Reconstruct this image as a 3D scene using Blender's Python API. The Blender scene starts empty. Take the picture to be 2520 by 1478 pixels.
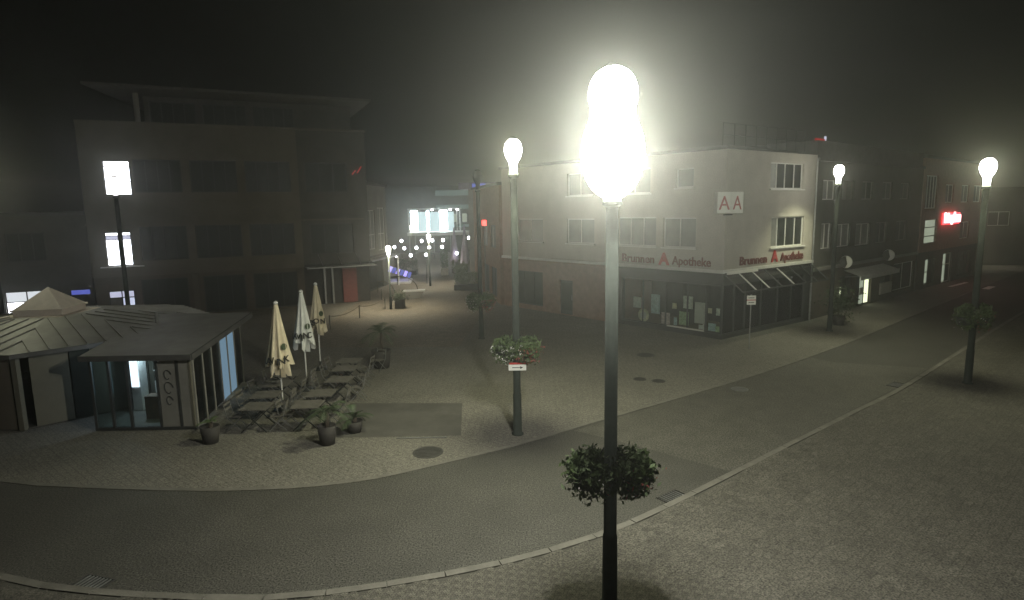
import bpy, bmesh, math, random
from mathutils import Vector, Matrix
random.seed(7)
SC = bpy.context.scene
COL = SC.collection
R = math.radians

# ------------------------------------------------------------------ camera, sky, exposure
cam_d = bpy.data.cameras.new('camera')
cam = bpy.data.objects.new('camera', cam_d)
COL.objects.link(cam)
SC.camera = cam
cam_d.sensor_width = 36.0
cam_d.lens = 36.0 * 1500 / 2520
cam_d.clip_start, cam_d.clip_end = 0.1, 1000
PITCH, ROLL = R(8.493), R(1.0)
cam.matrix_world = (Matrix.Translation((0, 0, 6.5)) @ Matrix.Rotation(R(90) - PITCH, 4, 'X') @ Matrix.Rotation(-ROLL, 4, 'Z'))

world = bpy.data.worlds.new('World')
SC.world = world
world.use_nodes = True
wn = world.node_tree
bg = wn.nodes['Background']
sky = wn.nodes.new('ShaderNodeTexSky')
sky.sky_type = 'NISHITA'
sky.sun_disc = False
sky.sun_elevation = R(-2.0)
sky.sun_rotation = R(160)
tint = wn.nodes.new('ShaderNodeHueSaturation')
tint.inputs['Saturation'].default_value = 0.15
wn.links.new(sky.outputs['Color'], tint.inputs['Color'])
wmul = wn.nodes.new('ShaderNodeMix')
wmul.data_type = 'RGBA'; wmul.blend_type = 'MULTIPLY'
wmul.inputs[0].default_value = 1.0
wmul.inputs[7].default_value = (0.80, 1.0, 0.55, 1)
wn.links.new(tint.outputs['Color'], wmul.inputs[6])
wn.links.new(wmul.outputs[2], bg.inputs['Color'])
bg.inputs['Strength'].default_value = 0.004

SC.view_settings.view_transform = 'Standard'
SC.view_settings.look = 'None'
SC.view_settings.exposure = 0.0
SC.view_settings.gamma = 1.0
SC.view_settings.use_curve_mapping = False
SC.render.engine = 'CYCLES'
cy = SC.cycles
cy.use_denoising = True
cy.max_bounces = 5
cy.diffuse_bounces = 3
cy.glossy_bounces = 3
cy.transmission_bounces = 3
cy.volume_bounces = 0
cy.transparent_max_bounces = 8
cy.sample_clamp_indirect = 4.0
cy.caustics_reflective = False
cy.caustics_refractive = False

LAMP_E = 8.0       # emission of the tall street lamps' lanterns
GLARE_D = 0.0038

# ------------------------------------------------------------------ materials
M = {}

def speckle(nt, tc, csock, grain, gscale):
    """fine aggregate grain of stone, asphalt and render"""
    g1 = nt.nodes.new('ShaderNodeTexNoise')
    g1.inputs['Scale'].default_value = gscale
    g1.inputs['Detail'].default_value = 2
    nt.links.new(tc.outputs['Object'], g1.inputs['Vector'])
    mr = nt.nodes.new('ShaderNodeMapRange')
    mr.inputs['From Min'].default_value = 0.3
    mr.inputs['From Max'].default_value = 0.7
    mr.inputs['To Min'].default_value = 1 - grain
    mr.inputs['To Max'].default_value = 1 + grain
    nt.links.new(g1.outputs['Fac'], mr.inputs['Value'])
    mx = nt.nodes.new('ShaderNodeVectorMath')
    mx.operation = 'SCALE'
    nt.links.new(csock, mx.inputs[0])
    nt.links.new(mr.outputs[0], mx.inputs['Scale'])
    return mx.outputs[0]

def mat(name, col, rough=0.8, var=0.25, scale=4.0, bump=0.0, metal=0.0, spec=0.5, col2=None, bscale=None, grain=0.0, gscale=55.0):
    m = bpy.data.materials.new(name)
    m.use_nodes = True
    nt = m.node_tree
    b = nt.nodes['Principled BSDF']
    b.inputs['Roughness'].default_value = rough
    b.inputs['Metallic'].default_value = metal
    b.inputs['Specular IOR Level'].default_value = spec
    tc = nt.nodes.new('ShaderNodeTexCoord')
    nz = nt.nodes.new('ShaderNodeTexNoise')
    nz.inputs['Scale'].default_value = scale
    nz.inputs['Detail'].default_value = 6
    nz.inputs['Roughness'].default_value = 0.65
    nt.links.new(tc.outputs['Object'], nz.inputs['Vector'])
    rp = nt.nodes.new('ShaderNodeValToRGB')
    c2 = col2 or tuple(min(1, c * (1 + var)) for c in col)
    c1 = tuple(c * (1 - var) for c in col)
    rp.color_ramp.elements[0].position = 0.3
    rp.color_ramp.elements[1].position = 0.72
    rp.color_ramp.elements[0].color = (*c1, 1)
    rp.color_ramp.elements[1].color = (*c2, 1)
    nt.links.new(nz.outputs['Fac'], rp.inputs['Fac'])
    csock = rp.outputs['Color']
    if grain:
        csock = speckle(nt, tc, csock, grain, gscale)
    nt.links.new(csock, b.inputs['Base Color'])
    if bump:
        n2 = nt.nodes.new('ShaderNodeTexNoise')
        n2.inputs['Scale'].default_value = bscale or scale * 8
        n2.inputs['Detail'].default_value = 4
        nt.links.new(tc.outputs['Object'], n2.inputs['Vector'])
        bp = nt.nodes.new('ShaderNodeBump')
        bp.inputs['Strength'].default_value = bump
        bp.inputs['Distance'].default_value = 0.02
        nt.links.new(n2.outputs['Fac'], bp.inputs['Height'])
        nt.links.new(bp.outputs['Normal'], b.inputs['Normal'])
    M[name] = m
    return m

def emit(name, col, strength, sampled=False, clear=False):
    m = bpy.data.materials.new(name)
    m.use_nodes = True
    nt = m.node_tree
    nt.nodes.remove(nt.nodes['Principled BSDF'])
    e = nt.nodes.new('ShaderNodeEmission')
    e.inputs['Color'].default_value = (*col, 1)
    e.inputs['Strength'].default_value = strength
    out = e.outputs[0]
    if clear:       # glowing glass that the lamp inside shines through
        tr = nt.nodes.new('ShaderNodeBsdfTransparent')
        ad = nt.nodes.new('ShaderNodeAddShader')
        nt.links.new(e.outputs[0], ad.inputs[0])
        nt.links.new(tr.outputs[0], ad.inputs[1])
        out = ad.outputs[0]
    nt.links.new(out, nt.nodes['Material Output'].inputs['Surface'])
    if not sampled:
        m.cycles.emission_sampling = 'NONE'
    M[name] = m
    return m

def brickmat(name, c1, c2, mortar, bw, bh, rough=0.85, rot=0.0, squash=0.5, msize=0.012, big=0.35, dirt=0.3, bump=0.4):
    m = bpy.data.materials.new(name)
    m.use_nodes = True
    nt = m.node_tree
    b = nt.nodes['Principled BSDF']
    b.inputs['Roughness'].default_value = rough
    tc = nt.nodes.new('ShaderNodeTexCoord')
    mp = nt.nodes.new('ShaderNodeMapping')
    mp.inputs['Rotation'].default_value = (0, 0, rot)
    nt.links.new(tc.outputs['Object'], mp.inputs['Vector'])
    br = nt.nodes.new('ShaderNodeTexBrick')
    br.inputs['Color1'].default_value = (*c1, 1)
    br.inputs['Color2'].default_value = (*c2, 1)
    br.inputs['Mortar'].default_value = (*mortar, 1)
    br.inputs['Scale'].default_value = 1.0
    br.inputs['Brick Width'].default_value = bw
    br.inputs['Row Height'].default_value = bh
    br.inputs['Mortar Size'].default_value = msize
    br.offset = squash
    nt.links.new(mp.outputs['Vector'], br.inputs['Vector'])
    nz = nt.nodes.new('ShaderNodeTexNoise')
    nz.inputs['Scale'].default_value = big
    nz.inputs['Detail'].default_value = 7
    nz.inputs['Roughness'].default_value = 0.7
    nt.links.new(tc.outputs['Object'], nz.inputs['Vector'])
    rp = nt.nodes.new('ShaderNodeValToRGB')
    rp.color_ramp.elements[0].position = 0.3
    rp.color_ramp.elements[1].position = 0.7
    rp.color_ramp.elements[0].color = (1 - dirt, 1 - dirt, 1 - dirt, 1)
    rp.color_ramp.elements[1].color = (1 + dirt * .3, 1 + dirt * .3, 1 + dirt * .3, 1)
    nt.links.new(nz.outputs['Fac'], rp.inputs['Fac'])
    mx = nt.nodes.new('ShaderNodeMix')
    mx.data_type = 'RGBA'; mx.blend_type = 'MULTIPLY'
    mx.inputs[0].default_value = 1
    nt.links.new(br.outputs['Color'], mx.inputs[6])
    nt.links.new(rp.outputs['Color'], mx.inputs[7])
    nt.links.new(speckle(nt, tc, mx.outputs[2], 0.62, 30.0), b.inputs['Base Color'])
    if bump:
        bp = nt.nodes.new('ShaderNodeBump')
        bp.inputs['Strength'].default_value = bump
        bp.inputs['Distance'].default_value = 0.01
        bp.invert = True
        nt.links.new(br.outputs['Fac'], bp.inputs['Height'])
        nt.links.new(bp.outputs['Normal'], b.inputs['Normal'])
    M[name] = m
    return m

def glassmat(name, col=(0.6, 0.7, 0.68), clear=0.72):
    m = bpy.data.materials.new(name)
    m.use_nodes = True
    nt = m.node_tree
    nt.nodes.remove(nt.nodes['Principled BSDF'])
    t = nt.nodes.new('ShaderNodeBsdfTransparent')
    t.inputs['Color'].default_value = (*col, 1)
    g = nt.nodes.new('ShaderNodeBsdfGlossy')
    g.inputs['Roughness'].default_value = 0.06
    mx = nt.nodes.new('ShaderNodeMixShader')
    fr = nt.nodes.new('ShaderNodeFresnel')
    fr.inputs['IOR'].default_value = 1.5
    nt.links.new(fr.outputs[0], mx.inputs[0])
    nt.links.new(t.outputs[0], mx.inputs[1])
    nt.links.new(g.outputs[0], mx.inputs[2])
    nt.links.new(mx.outputs[0], nt.nodes['Material Output'].inputs['Surface'])
    M[name] = m
    return m

mat('asphalt', (0.060, 0.0565, 0.048), 0.75, 0.16, 0.7, 0.5, bscale=60, grain=0.95, gscale=30)
mat('patch_dark', (0.085, 0.08, 0.07), 0.8, 0.25, 1.2, 0.4, bscale=60)
mat('crossing_stone', (0.085, 0.08, 0.067), 0.7, 0.2, 1.6, 0.4, bscale=30, grain=0.85, gscale=24)
brickmat('paving', (0.178, 0.165, 0.138), (0.162, 0.150, 0.127), (0.125, 0.116, 0.10), 0.24, 0.16, rot=R(40), dirt=0.22)
brickmat('paving_lane', (0.24, 0.20, 0.15), (0.17, 0.145, 0.115), (0.08, 0.07, 0.06), 0.24, 0.12, rot=R(12), dirt=0.3)
mat('paver_a', (0.086, 0.079, 0.065), 0.85, 0.3, 1.1, 0.3, bscale=40, grain=0.85, gscale=32)
mat('paver_b', (0.084, 0.077, 0.063), 0.85, 0.3, 1.3, 0.3, bscale=40, grain=0.85, gscale=32)
mat('paver_c', (0.088, 0.081, 0.067), 0.85, 0.3, 1.0, 0.3, bscale=40, grain=0.85, gscale=32)
mat('joint', (0.07, 0.065, 0.054), 0.95, 0.3, 3)
mat('kerb_stone', (0.140, 0.131, 0.112), 0.75, 0.25, 2.5, 0.3)
mat('ground', (0.10, 0.095, 0.085), 0.9, 0.3, 0.3)
mat('iron', (0.075, 0.072, 0.066), 0.6, 0.3, 8, 0.3, metal=0.4)
mat('pole_paint', (0.03, 0.036, 0.031), 0.85, 0.25, 5, 0.1, spec=0.2)
mat('dark_metal', (0.03, 0.032, 0.031), 0.5, 0.3, 6)
mat('grey_metal', (0.30, 0.30, 0.29), 0.4, 0.2, 6, metal=0.7)
mat('white_metal', (0.62, 0.61, 0.58), 0.45, 0.12, 5)
mat('plaster', (0.44, 0.41, 0.365), 0.9, 0.12, 0.9, 0.25, bscale=40, grain=0.12, gscale=18)
mat('plaster_grey', (0.22, 0.21, 0.185), 0.9, 0.2, 0.8, 0.25, bscale=40)
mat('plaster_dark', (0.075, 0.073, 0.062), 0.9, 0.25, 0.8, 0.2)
mat('stone_beige', (0.125, 0.115, 0.086), 0.85, 0.18, 0.7, 0.2)
mat('stone_brown', (0.10, 0.083, 0.062), 0.85, 0.2, 1.2, 0.2)
mat('brick_red', (0.26, 0.155, 0.11), 0.9, 0.25, 3, 0.3)
mat('roof_zinc', (0.24, 0.235, 0.215), 0.55, 0.2, 1.4, 0.1, metal=0.3)
mat('roof_dark', (0.07, 0.068, 0.064), 0.8, 0.3, 2)
mat('lantern_white', (0.62, 0.55, 0.48), 0.6, 0.12, 3)
mat('frame_white', (0.66, 0.65, 0.62), 0.5, 0.08, 4)
mat('frame_dark', (0.035, 0.035, 0.033), 0.5, 0.2, 4)
mat('pane_dark', (0.022, 0.026, 0.022), 0.4, 0.4, 1.2, spec=0.22)
mat('pane_curtain', (0.20, 0.20, 0.185), 0.4, 0.25, 1.4, spec=0.6)
mat('interior_dark', (0.04, 0.038, 0.035), 0.9, 0.4, 2)
mat('shelf_wood', (0.16, 0.11, 0.07), 0.7, 0.3, 4)
mat('red_paint', (0.42, 0.035, 0.03), 0.5, 0.15, 5)
mat('sign_red', (0.40, 0.10, 0.10), 0.6, 0.15, 5)
mat('red_brown', (0.15, 0.035, 0.027), 0.6, 0.2, 5)
mat('white_paint', (0.75, 0.74, 0.70), 0.5, 0.06, 6)
mat('off_white', (0.58, 0.55, 0.49), 0.6, 0.1, 4)
mat('black_paint', (0.015, 0.015, 0.015), 0.5, 0.2, 6)
mat('paper_a', (0.62, 0.64, 0.55), 0.7, 0.45, 7)
mat('paper_b', (0.48, 0.60, 0.62), 0.7, 0.45, 8)
mat('paper_c', (0.68, 0.62, 0.40), 0.7, 0.45, 6)
mat('paper_d', (0.64, 0.50, 0.47), 0.7, 0.45, 9)
mat('paper_e', (0.40, 0.52, 0.30), 0.7, 0.5, 9)
mat('cloth_cream', (0.66, 0.57, 0.41), 0.85, 0.14, 3, 0.2)
mat('cloth_white', (0.66, 0.66, 0.62), 0.85, 0.12, 3, 0.2)
mat('cloth_purple', (0.30, 0.26, 0.34), 0.85, 0.2, 3)
mat('wood_slat', (0.13, 0.12, 0.103), 0.6, 0.35, 5, 0.2)
mat('leaf', (0.06, 0.095, 0.035), 0.7, 0.5, 3, col2=(0.11, 0.16, 0.055))
mat('leaf_dark', (0.045, 0.068, 0.03), 0.6, 0.45, 3)
mat('leaf_pale', (0.09, 0.13, 0.05), 0.6, 0.4, 3)
mat('flower_white', (0.72, 0.70, 0.66), 0.7, 0.1, 9)
mat('flower_red', (0.28, 0.07, 0.06), 0.7, 0.3, 9)
mat('bark', (0.07, 0.055, 0.04), 0.9, 0.4, 8, 0.5)
mat('pot_dark', (0.045, 0.04, 0.036), 0.8, 0.3, 4)
mat('pot_pale', (0.50, 0.47, 0.40), 0.8, 0.2, 4)
mat('frosted', (0.60, 0.60, 0.58), 0.4, 0.05, 4)
mat('rope', (0.10, 0.08, 0.06), 0.9, 0.3, 20)
glassmat('glass', (0.88, 0.92, 0.9))
glassmat('glass_tint', (0.62, 0.7, 0.68))
emit('lamp_glow', (1.0, 0.965, 0.93), LAMP_E, clear=True)
emit('lamp_glow_near', (1.0, 0.97, 0.95), LAMP_E, clear=True)
emit('lamp_glow_low', (1.0, 0.94, 0.86), LAMP_E, clear=True)
emit('lamp_dim', (1.0, 0.97, 0.95), 1.6)
emit('lamp_glow_far', (1.0, 0.95, 0.85), LAMP_E, clear=True)
emit('bulb_glow', (0.93, 0.92, 1.0), 16)
emit('room_glow', (0.90, 0.92, 1.0), 6.0)
emit('room_dim', (0.75, 0.77, 1.0), 0.75)
emit('fascia_glow', (0.9, 0.95, 1.0), 0.85)
emit('shop_glow', (0.93, 1.0, 0.66), 1.5, True)
emit('shop_cool', (0.72, 0.78, 1.0), 0.9)
emit('fridge_glow', (0.72, 0.84, 1.0), 2.6, True)
emit('kiosk_cool', (0.45, 0.72, 0.95), 0.32)
emit('neon_red', (1.0, 0.05, 0.06), 5.0, True)
emit('neon_core', (1.0, 0.5, 0.52), 4.5)
emit('red_lamp', (1.0, 0.06, 0.05), 5.0)
emit('red_dim', (1.0, 0.05, 0.05), 0.32)
emit('amber_dim', (1.0, 0.55, 0.25), 0.3)
emit('stage_glow', (0.80, 0.93, 1.0), 22.0, True)
emit('stage_screen', (0.62, 0.82, 0.86), 0.9)
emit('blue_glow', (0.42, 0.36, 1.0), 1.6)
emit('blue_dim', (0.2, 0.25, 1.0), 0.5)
emit('band_glow', (0.42, 0.62, 0.55), 0.16)
emit('office_glow', (0.70, 0.80, 0.60), 0.42)

# ------------------------------------------------------------------ helpers
def empty(name, loc=(0, 0, 0), rz=0.0):
    o = bpy.data.objects.new(name, None)
    o.location = loc
    o.rotation_euler = (0, 0, rz)
    o.empty_display_size = 0.2
    COL.objects.link(o)
    return o

def tag(o, label, cat, group=None):
    o['label'] = label
    o['category'] = cat
    if group:
        o['group'] = group
    return o

def thing(name, label, cat, loc=(0, 0, 0), rz=0.0, group=None):
    return tag(empty(name, loc, rz), label, cat, group)

def struct(o):
    o['kind'] = 'structure'
    return o

class MB:
    """collects verts and faces for ONE mesh"""
    def __init__(s):
        s.v, s.f = [], []
    def box(s, x0, x1, y0, y1, z0, z1):
        n = len(s.v)
        s.v += [(x0, y0, z0), (x1, y0, z0), (x1, y1, z0), (x0, y1, z0), (x0, y0, z1), (x1, y0, z1), (x1, y1, z1), (x0, y1, z1)]
        s.f += [(n, n + 3, n + 2, n + 1), (n + 4, n + 5, n + 6, n + 7), (n, n + 1, n + 5, n + 4), (n + 1, n + 2, n + 6, n + 5), (n + 2, n + 3, n + 7, n + 6), (n + 3, n, n + 4, n + 7)]
        return s
    def poly(s, pts):
        n = len(s.v)
        s.v += [tuple(p) for p in pts]
        s.f.append(tuple(range(n, n + len(pts))))
        return s
    def prism(s, pts, z0, z1):
        """pts: ccw outline"""
        n, k = len(s.v), len(pts)
        s.v += [(p[0], p[1], z0) for p in pts] + [(p[0], p[1], z1) for p in pts]
        s.f.append(tuple(n + i for i in reversed(range(k))))
        s.f.append(tuple(n + k + i for i in range(k)))
        for i in range(k):
            j = (i + 1) % k
            s.f.append((n + i, n + j, n + k + j, n + k + i))
        return s
    def lathe(s, prof, cx=0, cy=0, seg=16, closed=True):
        n = len(s.v)
        for r, z in prof:
            for i in range(seg):
                a = 2 * math.pi * i / seg
                s.v.append((cx + r * math.cos(a), cy + r * math.sin(a), z))
        for k in range(len(prof) - 1):
            for i in range(seg):
                j = (i + 1) % seg
                s.f.append((n + k * seg + i, n + k * seg + j, n + (k + 1) * seg + j, n + (k + 1) * seg + i))
        if closed:
            s.f.append(tuple(n + i for i in reversed(range(seg))))
            m = n + (len(prof) - 1) * seg
            s.f.append(tuple(m + i for i in range(seg)))
        return s
    def tube(s, pts, r, seg=8, r1=None):
        pts = [Vector(p) for p in pts]
        n0 = len(s.v)
        k = len(pts)
        for i, p in enumerate(pts):
            d = (pts[min(i + 1, k - 1)] - pts[max(i - 1, 0)]).normalized()
            a = Vector((0, 0, 1)) if abs(d.z) < 0.9 else Vector((1, 0, 0))
            u = d.cross(a).normalized()
            w = d.cross(u).normalized()
            rr = r if r1 is None else r + (r1 - r) * i / max(1, k - 1)
            for q in range(seg):
                t = 2 * math.pi * q / seg
                s.v.append(tuple(p + u * rr * math.cos(t) + w * rr * math.sin(t)))
        for i in range(k - 1):
            for q in range(seg):
                q2 = (q + 1) % seg
                s.f.append((n0 + i * seg + q, n0 + i * seg + q2, n0 + (i + 1) * seg + q2, n0 + (i + 1) * seg + q))
        s.f.append(tuple(n0 + q for q in range(seg)))
        s.f.append(tuple(n0 + (k - 1) * seg + q for q in reversed(range(seg))))
        return s
    def bar(s, a, b, w, h=None):
        """square bar from a to b"""
        a, b = Vector(a), Vector(b)
        h = h or w
        d = (b - a).normalized()
        up = Vector((0, 0, 1)) if abs(d.z) < 0.95 else Vector((0, 1, 0))
        u = d.cross(up).normalized() * w / 2
        t = u.cross(d).normalized() * h / 2
        n = len(s.v)
        for p in (a, b):
            s.v += [tuple(p - u - t), tuple(p + u - t), tuple(p + u + t), tuple(p - u + t)]
        s.f += [(n, n + 1, n + 2, n + 3), (n + 7, n + 6, n + 5, n + 4), (n, n + 4, n + 5, n + 1), (n + 1, n + 5, n + 6, n + 2), (n + 2, n + 6, n + 7, n + 3), (n + 3, n + 7, n + 4, n)]
        return s
    def mesh(s, name, m, smooth=False):
        me = bpy.data.meshes.new(name)
        me.from_pydata(s.v, [], s.f)
        bm = bmesh.new()
        bm.from_mesh(me)
        bmesh.ops.recalc_face_normals(bm, faces=bm.faces)
        bm.to_mesh(me)
        bm.free()
        if m:
            me.materials.append(M[m] if isinstance(m, str) else m)
        if smooth:
            me.polygons.foreach_set('use_smooth', [True] * len(me.polygons))
        return me
    def build(s, name, m, parent=None, smooth=False, bevel=0.0):
        o = bpy.data.objects.new(name, s.mesh(name, m, smooth))
        COL.objects.link(o)
        if parent:
            o.parent = parent
        if bevel:
            b = o.modifiers.new('bevel', 'BEVEL')
            b.width = bevel
            b.segments = 1
            b.limit_method = 'ANGLE'
        return o

def rawmesh(name, v, f, m, parent=None, kind=None):
    me = bpy.data.meshes.new(name)
    me.from_pydata(v, [], f)
    me.materials.append(M[m])
    o = bpy.data.objects.new(name, me)
    COL.objects.link(o)
    if parent:
        o.parent = parent
    if kind:
        o['kind'] = kind
    return o

def link_mesh(name, me, parent=None, loc=(0, 0, 0), rot=(0, 0, 0)):
    o = bpy.data.objects.new(name, me)
    COL.objects.link(o)
    o.location = loc
    o.rotation_euler = rot
    if parent:
        o.parent = parent
    return o

def copy_tree(o, parent=None, loc=None, rz=None):
    c = o.copy()
    COL.objects.link(c)
    c.parent = parent
    if loc is not None:
        c.location = loc
    if rz is not None:
        c.rotation_euler = (0, 0, rz)
    for ch in list(o.children):
        copy_tree(ch, c)
    return c

def text_obj(name, s, size, m, parent, loc, rot=(R(90), 0, 0), extrude=0.02, shear=0.0, align='CENTER', width=None, bold=0.0):
    cu = bpy.data.curves.new(name, 'FONT')
    cu.body = s
    cu.size = size
    cu.extrude = extrude
    cu.shear = shear
    cu.align_x = align
    cu.offset = bold
    cu.resolution_u = 2
    t = bpy.data.objects.new(name, cu)
    COL.objects.link(t)
    dg = bpy.context.evaluated_depsgraph_get()
    me = bpy.data.meshes.new_from_object(t.evaluated_get(dg))
    bpy.data.objects.remove(t)
    bpy.data.curves.remove(cu)
    me.materials.clear()
    me.materials.append(M[m])
    if width:
        xs = [v.co.x for v in me.vertices]
        k = width / (max(xs) - min(xs))
        for v in me.vertices:
            v.co.x *= k
    return link_mesh(name, me, parent, loc, rot)

def leafcloud(n, fn, size, seed, flat=0.0):
    """n little leaf quads at points fn(rng); returns verts, faces"""
    rg = random.Random(seed)
    v, f = [], []
    for i in range(n):
        c = Vector(fn(rg))
        s = size * rg.uniform(0.6, 1.4)
        a = Vector((rg.gauss(0, 1), rg.gauss(0, 1), rg.gauss(0, 1) * (1 - flat))).normalized()
        b = a.cross(Vector((rg.gauss(0, 1), rg.gauss(0, 1), rg.gauss(0, 1)))).normalized()
        k = len(v)
        v += [tuple(c - a * s), tuple(c + b * s * 0.45), tuple(c + a * s), tuple(c - b * s * 0.45)]
        f.append((k, k + 1, k + 2, k + 3))
    return v, f

def catmull(pts, n=8):
    out = []
    P = [pts[0]] + list(pts) + [pts[-1]]
    for i in range(1, len(P) - 2):
        p0, p1, p2, p3 = [Vector((*p, 0)) for p in P[i - 1:i + 3]]
        for k in range(n):
            t = k / n
            q = 0.5 * ((2 * p1) + (-p0 + p2) * t + (2 * p0 - 5 * p1 + 4 * p2 - p3) * t * t + (-p0 + 3 * p1 - 3 * p2 + p3) * t ** 3)
            out.append((q.x, q.y))
    out.append(tuple(pts[-1]))
    return out

def strip(a, b, z, name, m):
    """sheet between two polylines of equal length"""
    v = [(p[0], p[1], z) for p in a] + [(p[0], p[1], z) for p in b]
    k = len(a)
    f = [(i, i + 1, k + i + 1, k + i) for i in range(k - 1)]
    mb = MB(); mb.v, mb.f = v, f
    return mb.build(name, m)

def resample(pl, n):
    d = [0]
    for i in range(1, len(pl)):
        d.append(d[-1] + math.dist(pl[i], pl[i - 1]))
    out, j = [], 0
    for k in range(n):
        t = d[-1] * k / (n - 1)
        while j < len(d) - 2 and d[j + 1] < t:
            j += 1
        u = (t - d[j]) / max(1e-9, d[j + 1] - d[j])
        out.append((pl[j][0] + (pl[j + 1][0] - pl[j][0]) * u, pl[j][1] + (pl[j + 1][1] - pl[j][1]) * u))
    return out

def inside(p, poly):
    c = False
    j = len(poly) - 1
    for i in range(len(poly)):
        a, b = poly[i], poly[j]
        if (a[1] > p[1]) != (b[1] > p[1]) and p[0] < (b[0] - a[0]) * (p[1] - a[1]) / (b[1] - a[1]) + a[0]:
            c = not c
        j = i
    return c

# facades: local x along the front, y into the building, z up
def facade(name, label, p0, p1):
    return thing(name, label, 'building', (p0[0], p0[1], 0), math.atan2(p1[1] - p0[1], p1[0] - p0[0]))

def wall(parent, name, u0, u1, z0, z1, depth, holes, m, reveal=0.18, y=0.0, closed=True):
    """front skin with real openings and reveals, closed behind by side, top and back faces"""
    us = sorted({u0, u1, *[h[0] for h in holes], *[h[1] for h in holes]})
    zs = sorted({z0, z1, *[h[2] for h in holes], *[h[3] for h in holes]})
    us = [u for u in us if u0 <= u <= u1]
    zs = [z for z in zs if z0 <= z <= z1]
    mb = MB()
    for i in range(len(us) - 1):
        for k in range(len(zs) - 1):
            cu, cz = (us[i] + us[i + 1]) / 2, (zs[k] + zs[k + 1]) / 2
            if any(h[0] < cu < h[1] and h[2] < cz < h[3] for h in holes):
                continue
            mb.poly([(us[i], y, zs[k]), (us[i + 1], y, zs[k]), (us[i + 1], y, zs[k + 1]), (us[i], y, zs[k + 1])])
    for a, b, c, d in holes:
        e = y + reveal
        mb.poly([(a, y, c), (a, e, c), (a, e, d), (a, y, d)])
        mb.poly([(b, y, c), (b, y, d), (b, e, d), (b, e, c)])
        mb.poly([(a, y, d), (a, e, d), (b, e, d), (b, y, d)])
        mb.poly([(a, y, c), (b, y, c), (b, e, c), (a, e, c)])
    if closed:
        D = y + depth
        mb.poly([(u0, y, z0), (u0, y, z1), (u0, D, z1), (u0, D, z0)])
        mb.poly([(u1, y, z0), (u1, D, z0), (u1, D, z1), (u1, y, z1)])
        mb.poly([(u0, y, z1), (u1, y, z1), (u1, D, z1), (u0, D, z1)])
        mb.poly([(u0, D, z0), (u0, D, z1), (u1, D, z1), (u1, D, z0)])
    me = bpy.data.meshes.new(name)
    me.from_pydata(mb.v, [], mb.f)
    me.materials.append(M[m])
    o = bpy.data.objects.new(name, me)
    COL.objects.link(o)
    o.parent = parent
    return o

def window(parent, u0, u1, z0, z1, y=0.12, n=2, fw=0.06, frame='frame_white', glass='pane_dark', transom=None, sill=None, cuts=None, name='window'):
    mb = MB()
    e = 0.002
    y0, y1 = y - 0.03, y + 0.05
    a, b = u0 + e, u1 - e
    mb.box(a, a + fw, y0, y1, z0 + e, z1 - e)
    mb.box(b - fw, b, y0, y1, z0 + e, z1 - e)
    mb.box(a + fw, b - fw, y0, y1, z0 + e, z0 + fw)
    mb.box(a + fw, b - fw, y0, y1, z1 - fw, z1 - e)
    cuts = cuts or [u0 + (u1 - u0) * i / n for i in range(1, n)]
    for c in cuts:
        mb.box(c - fw / 2, c + fw / 2, y0 + .004, y1 - .004, z0 + fw, z1 - fw)
    ts = [transom] if isinstance(transom, (int, float)) else (transom or [])
    for t in ts:
        mb.box(a + fw, b - fw, y0 + .008, y1 - .008, t - fw / 2, t + fw / 2)
    w = mb.build(name, frame, parent)
    ed = [a + fw] + list(cuts) + [b - fw]
    zz = [z0 + fw] + list(ts) + [z1 - fw]
    for i in range(len(ed) - 1):
        for k in range(len(zz) - 1):
            g = glass(i, k) if callable(glass) else glass
            MB().box(ed[i], ed[i + 1], y + .006, y + .02, zz[k], zz[k + 1]).build('pane', g, w)
    if sill:
        MB().box(u0 - .08, u1 + .08, -.09, y - .04, z0 - .07, z0 - .004).build('sill', sill, w)
    return w

ORD = ['first', 'second', 'third', 'fourth', 'fifth', 'sixth', 'seventh', 'eighth', 'ninth', 'tenth', 'eleventh', 'twelfth']

# ------------------------------------------------------------------ ground, road, pavements
gnd = MB().poly([(-120, -30, -.03), (150, -30, -.03), (150, 170, -.03), (-120, 170, -.03)]).build('ground', 'ground')
struct(gnd)

far_edge = [(-60, 32), (-30, 19.6), (-20, 16.2), (-12.82, 14.37), (-10.94, 14.0), (-7.01, 13.64), (-4.01, 13.95), (-1.76, 15.05), (0.16, 16.2), (1.61, 17.24), (12.89, 25.55), (29.97, 40.73), (60, 67.4), (110, 112)]
near_edge = [(-60, 27), (-30, 17.6), (-16, 12.4), (-9.43, 10.29), (-7.61, 9.81), (-5.35, 9.54), (-3.95, 9.52), (-2.29, 9.81), (-0.16, 10.46), (1.89, 11.48), (3.98, 13.01), (6.76, 15.24), (10.6, 18.3), (13.7, 20.77), (21.48, 27.67), (29.96, 35.13), (60, 61.2), (110, 105)]
FE = catmull(far_edge, 8)
NE = catmull(near_edge, 8)
road = struct(strip(resample(FE, 160), resample(NE, 160), 0.0, 'road', 'asphalt'))

far_poly = FE + [(110, 165), (-118, 165), (-118, 32)]
mb = MB().poly([(p[0], p[1], 0.012) for p in far_poly])
pv = struct(mb.build('pavement', 'paving'))
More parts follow.
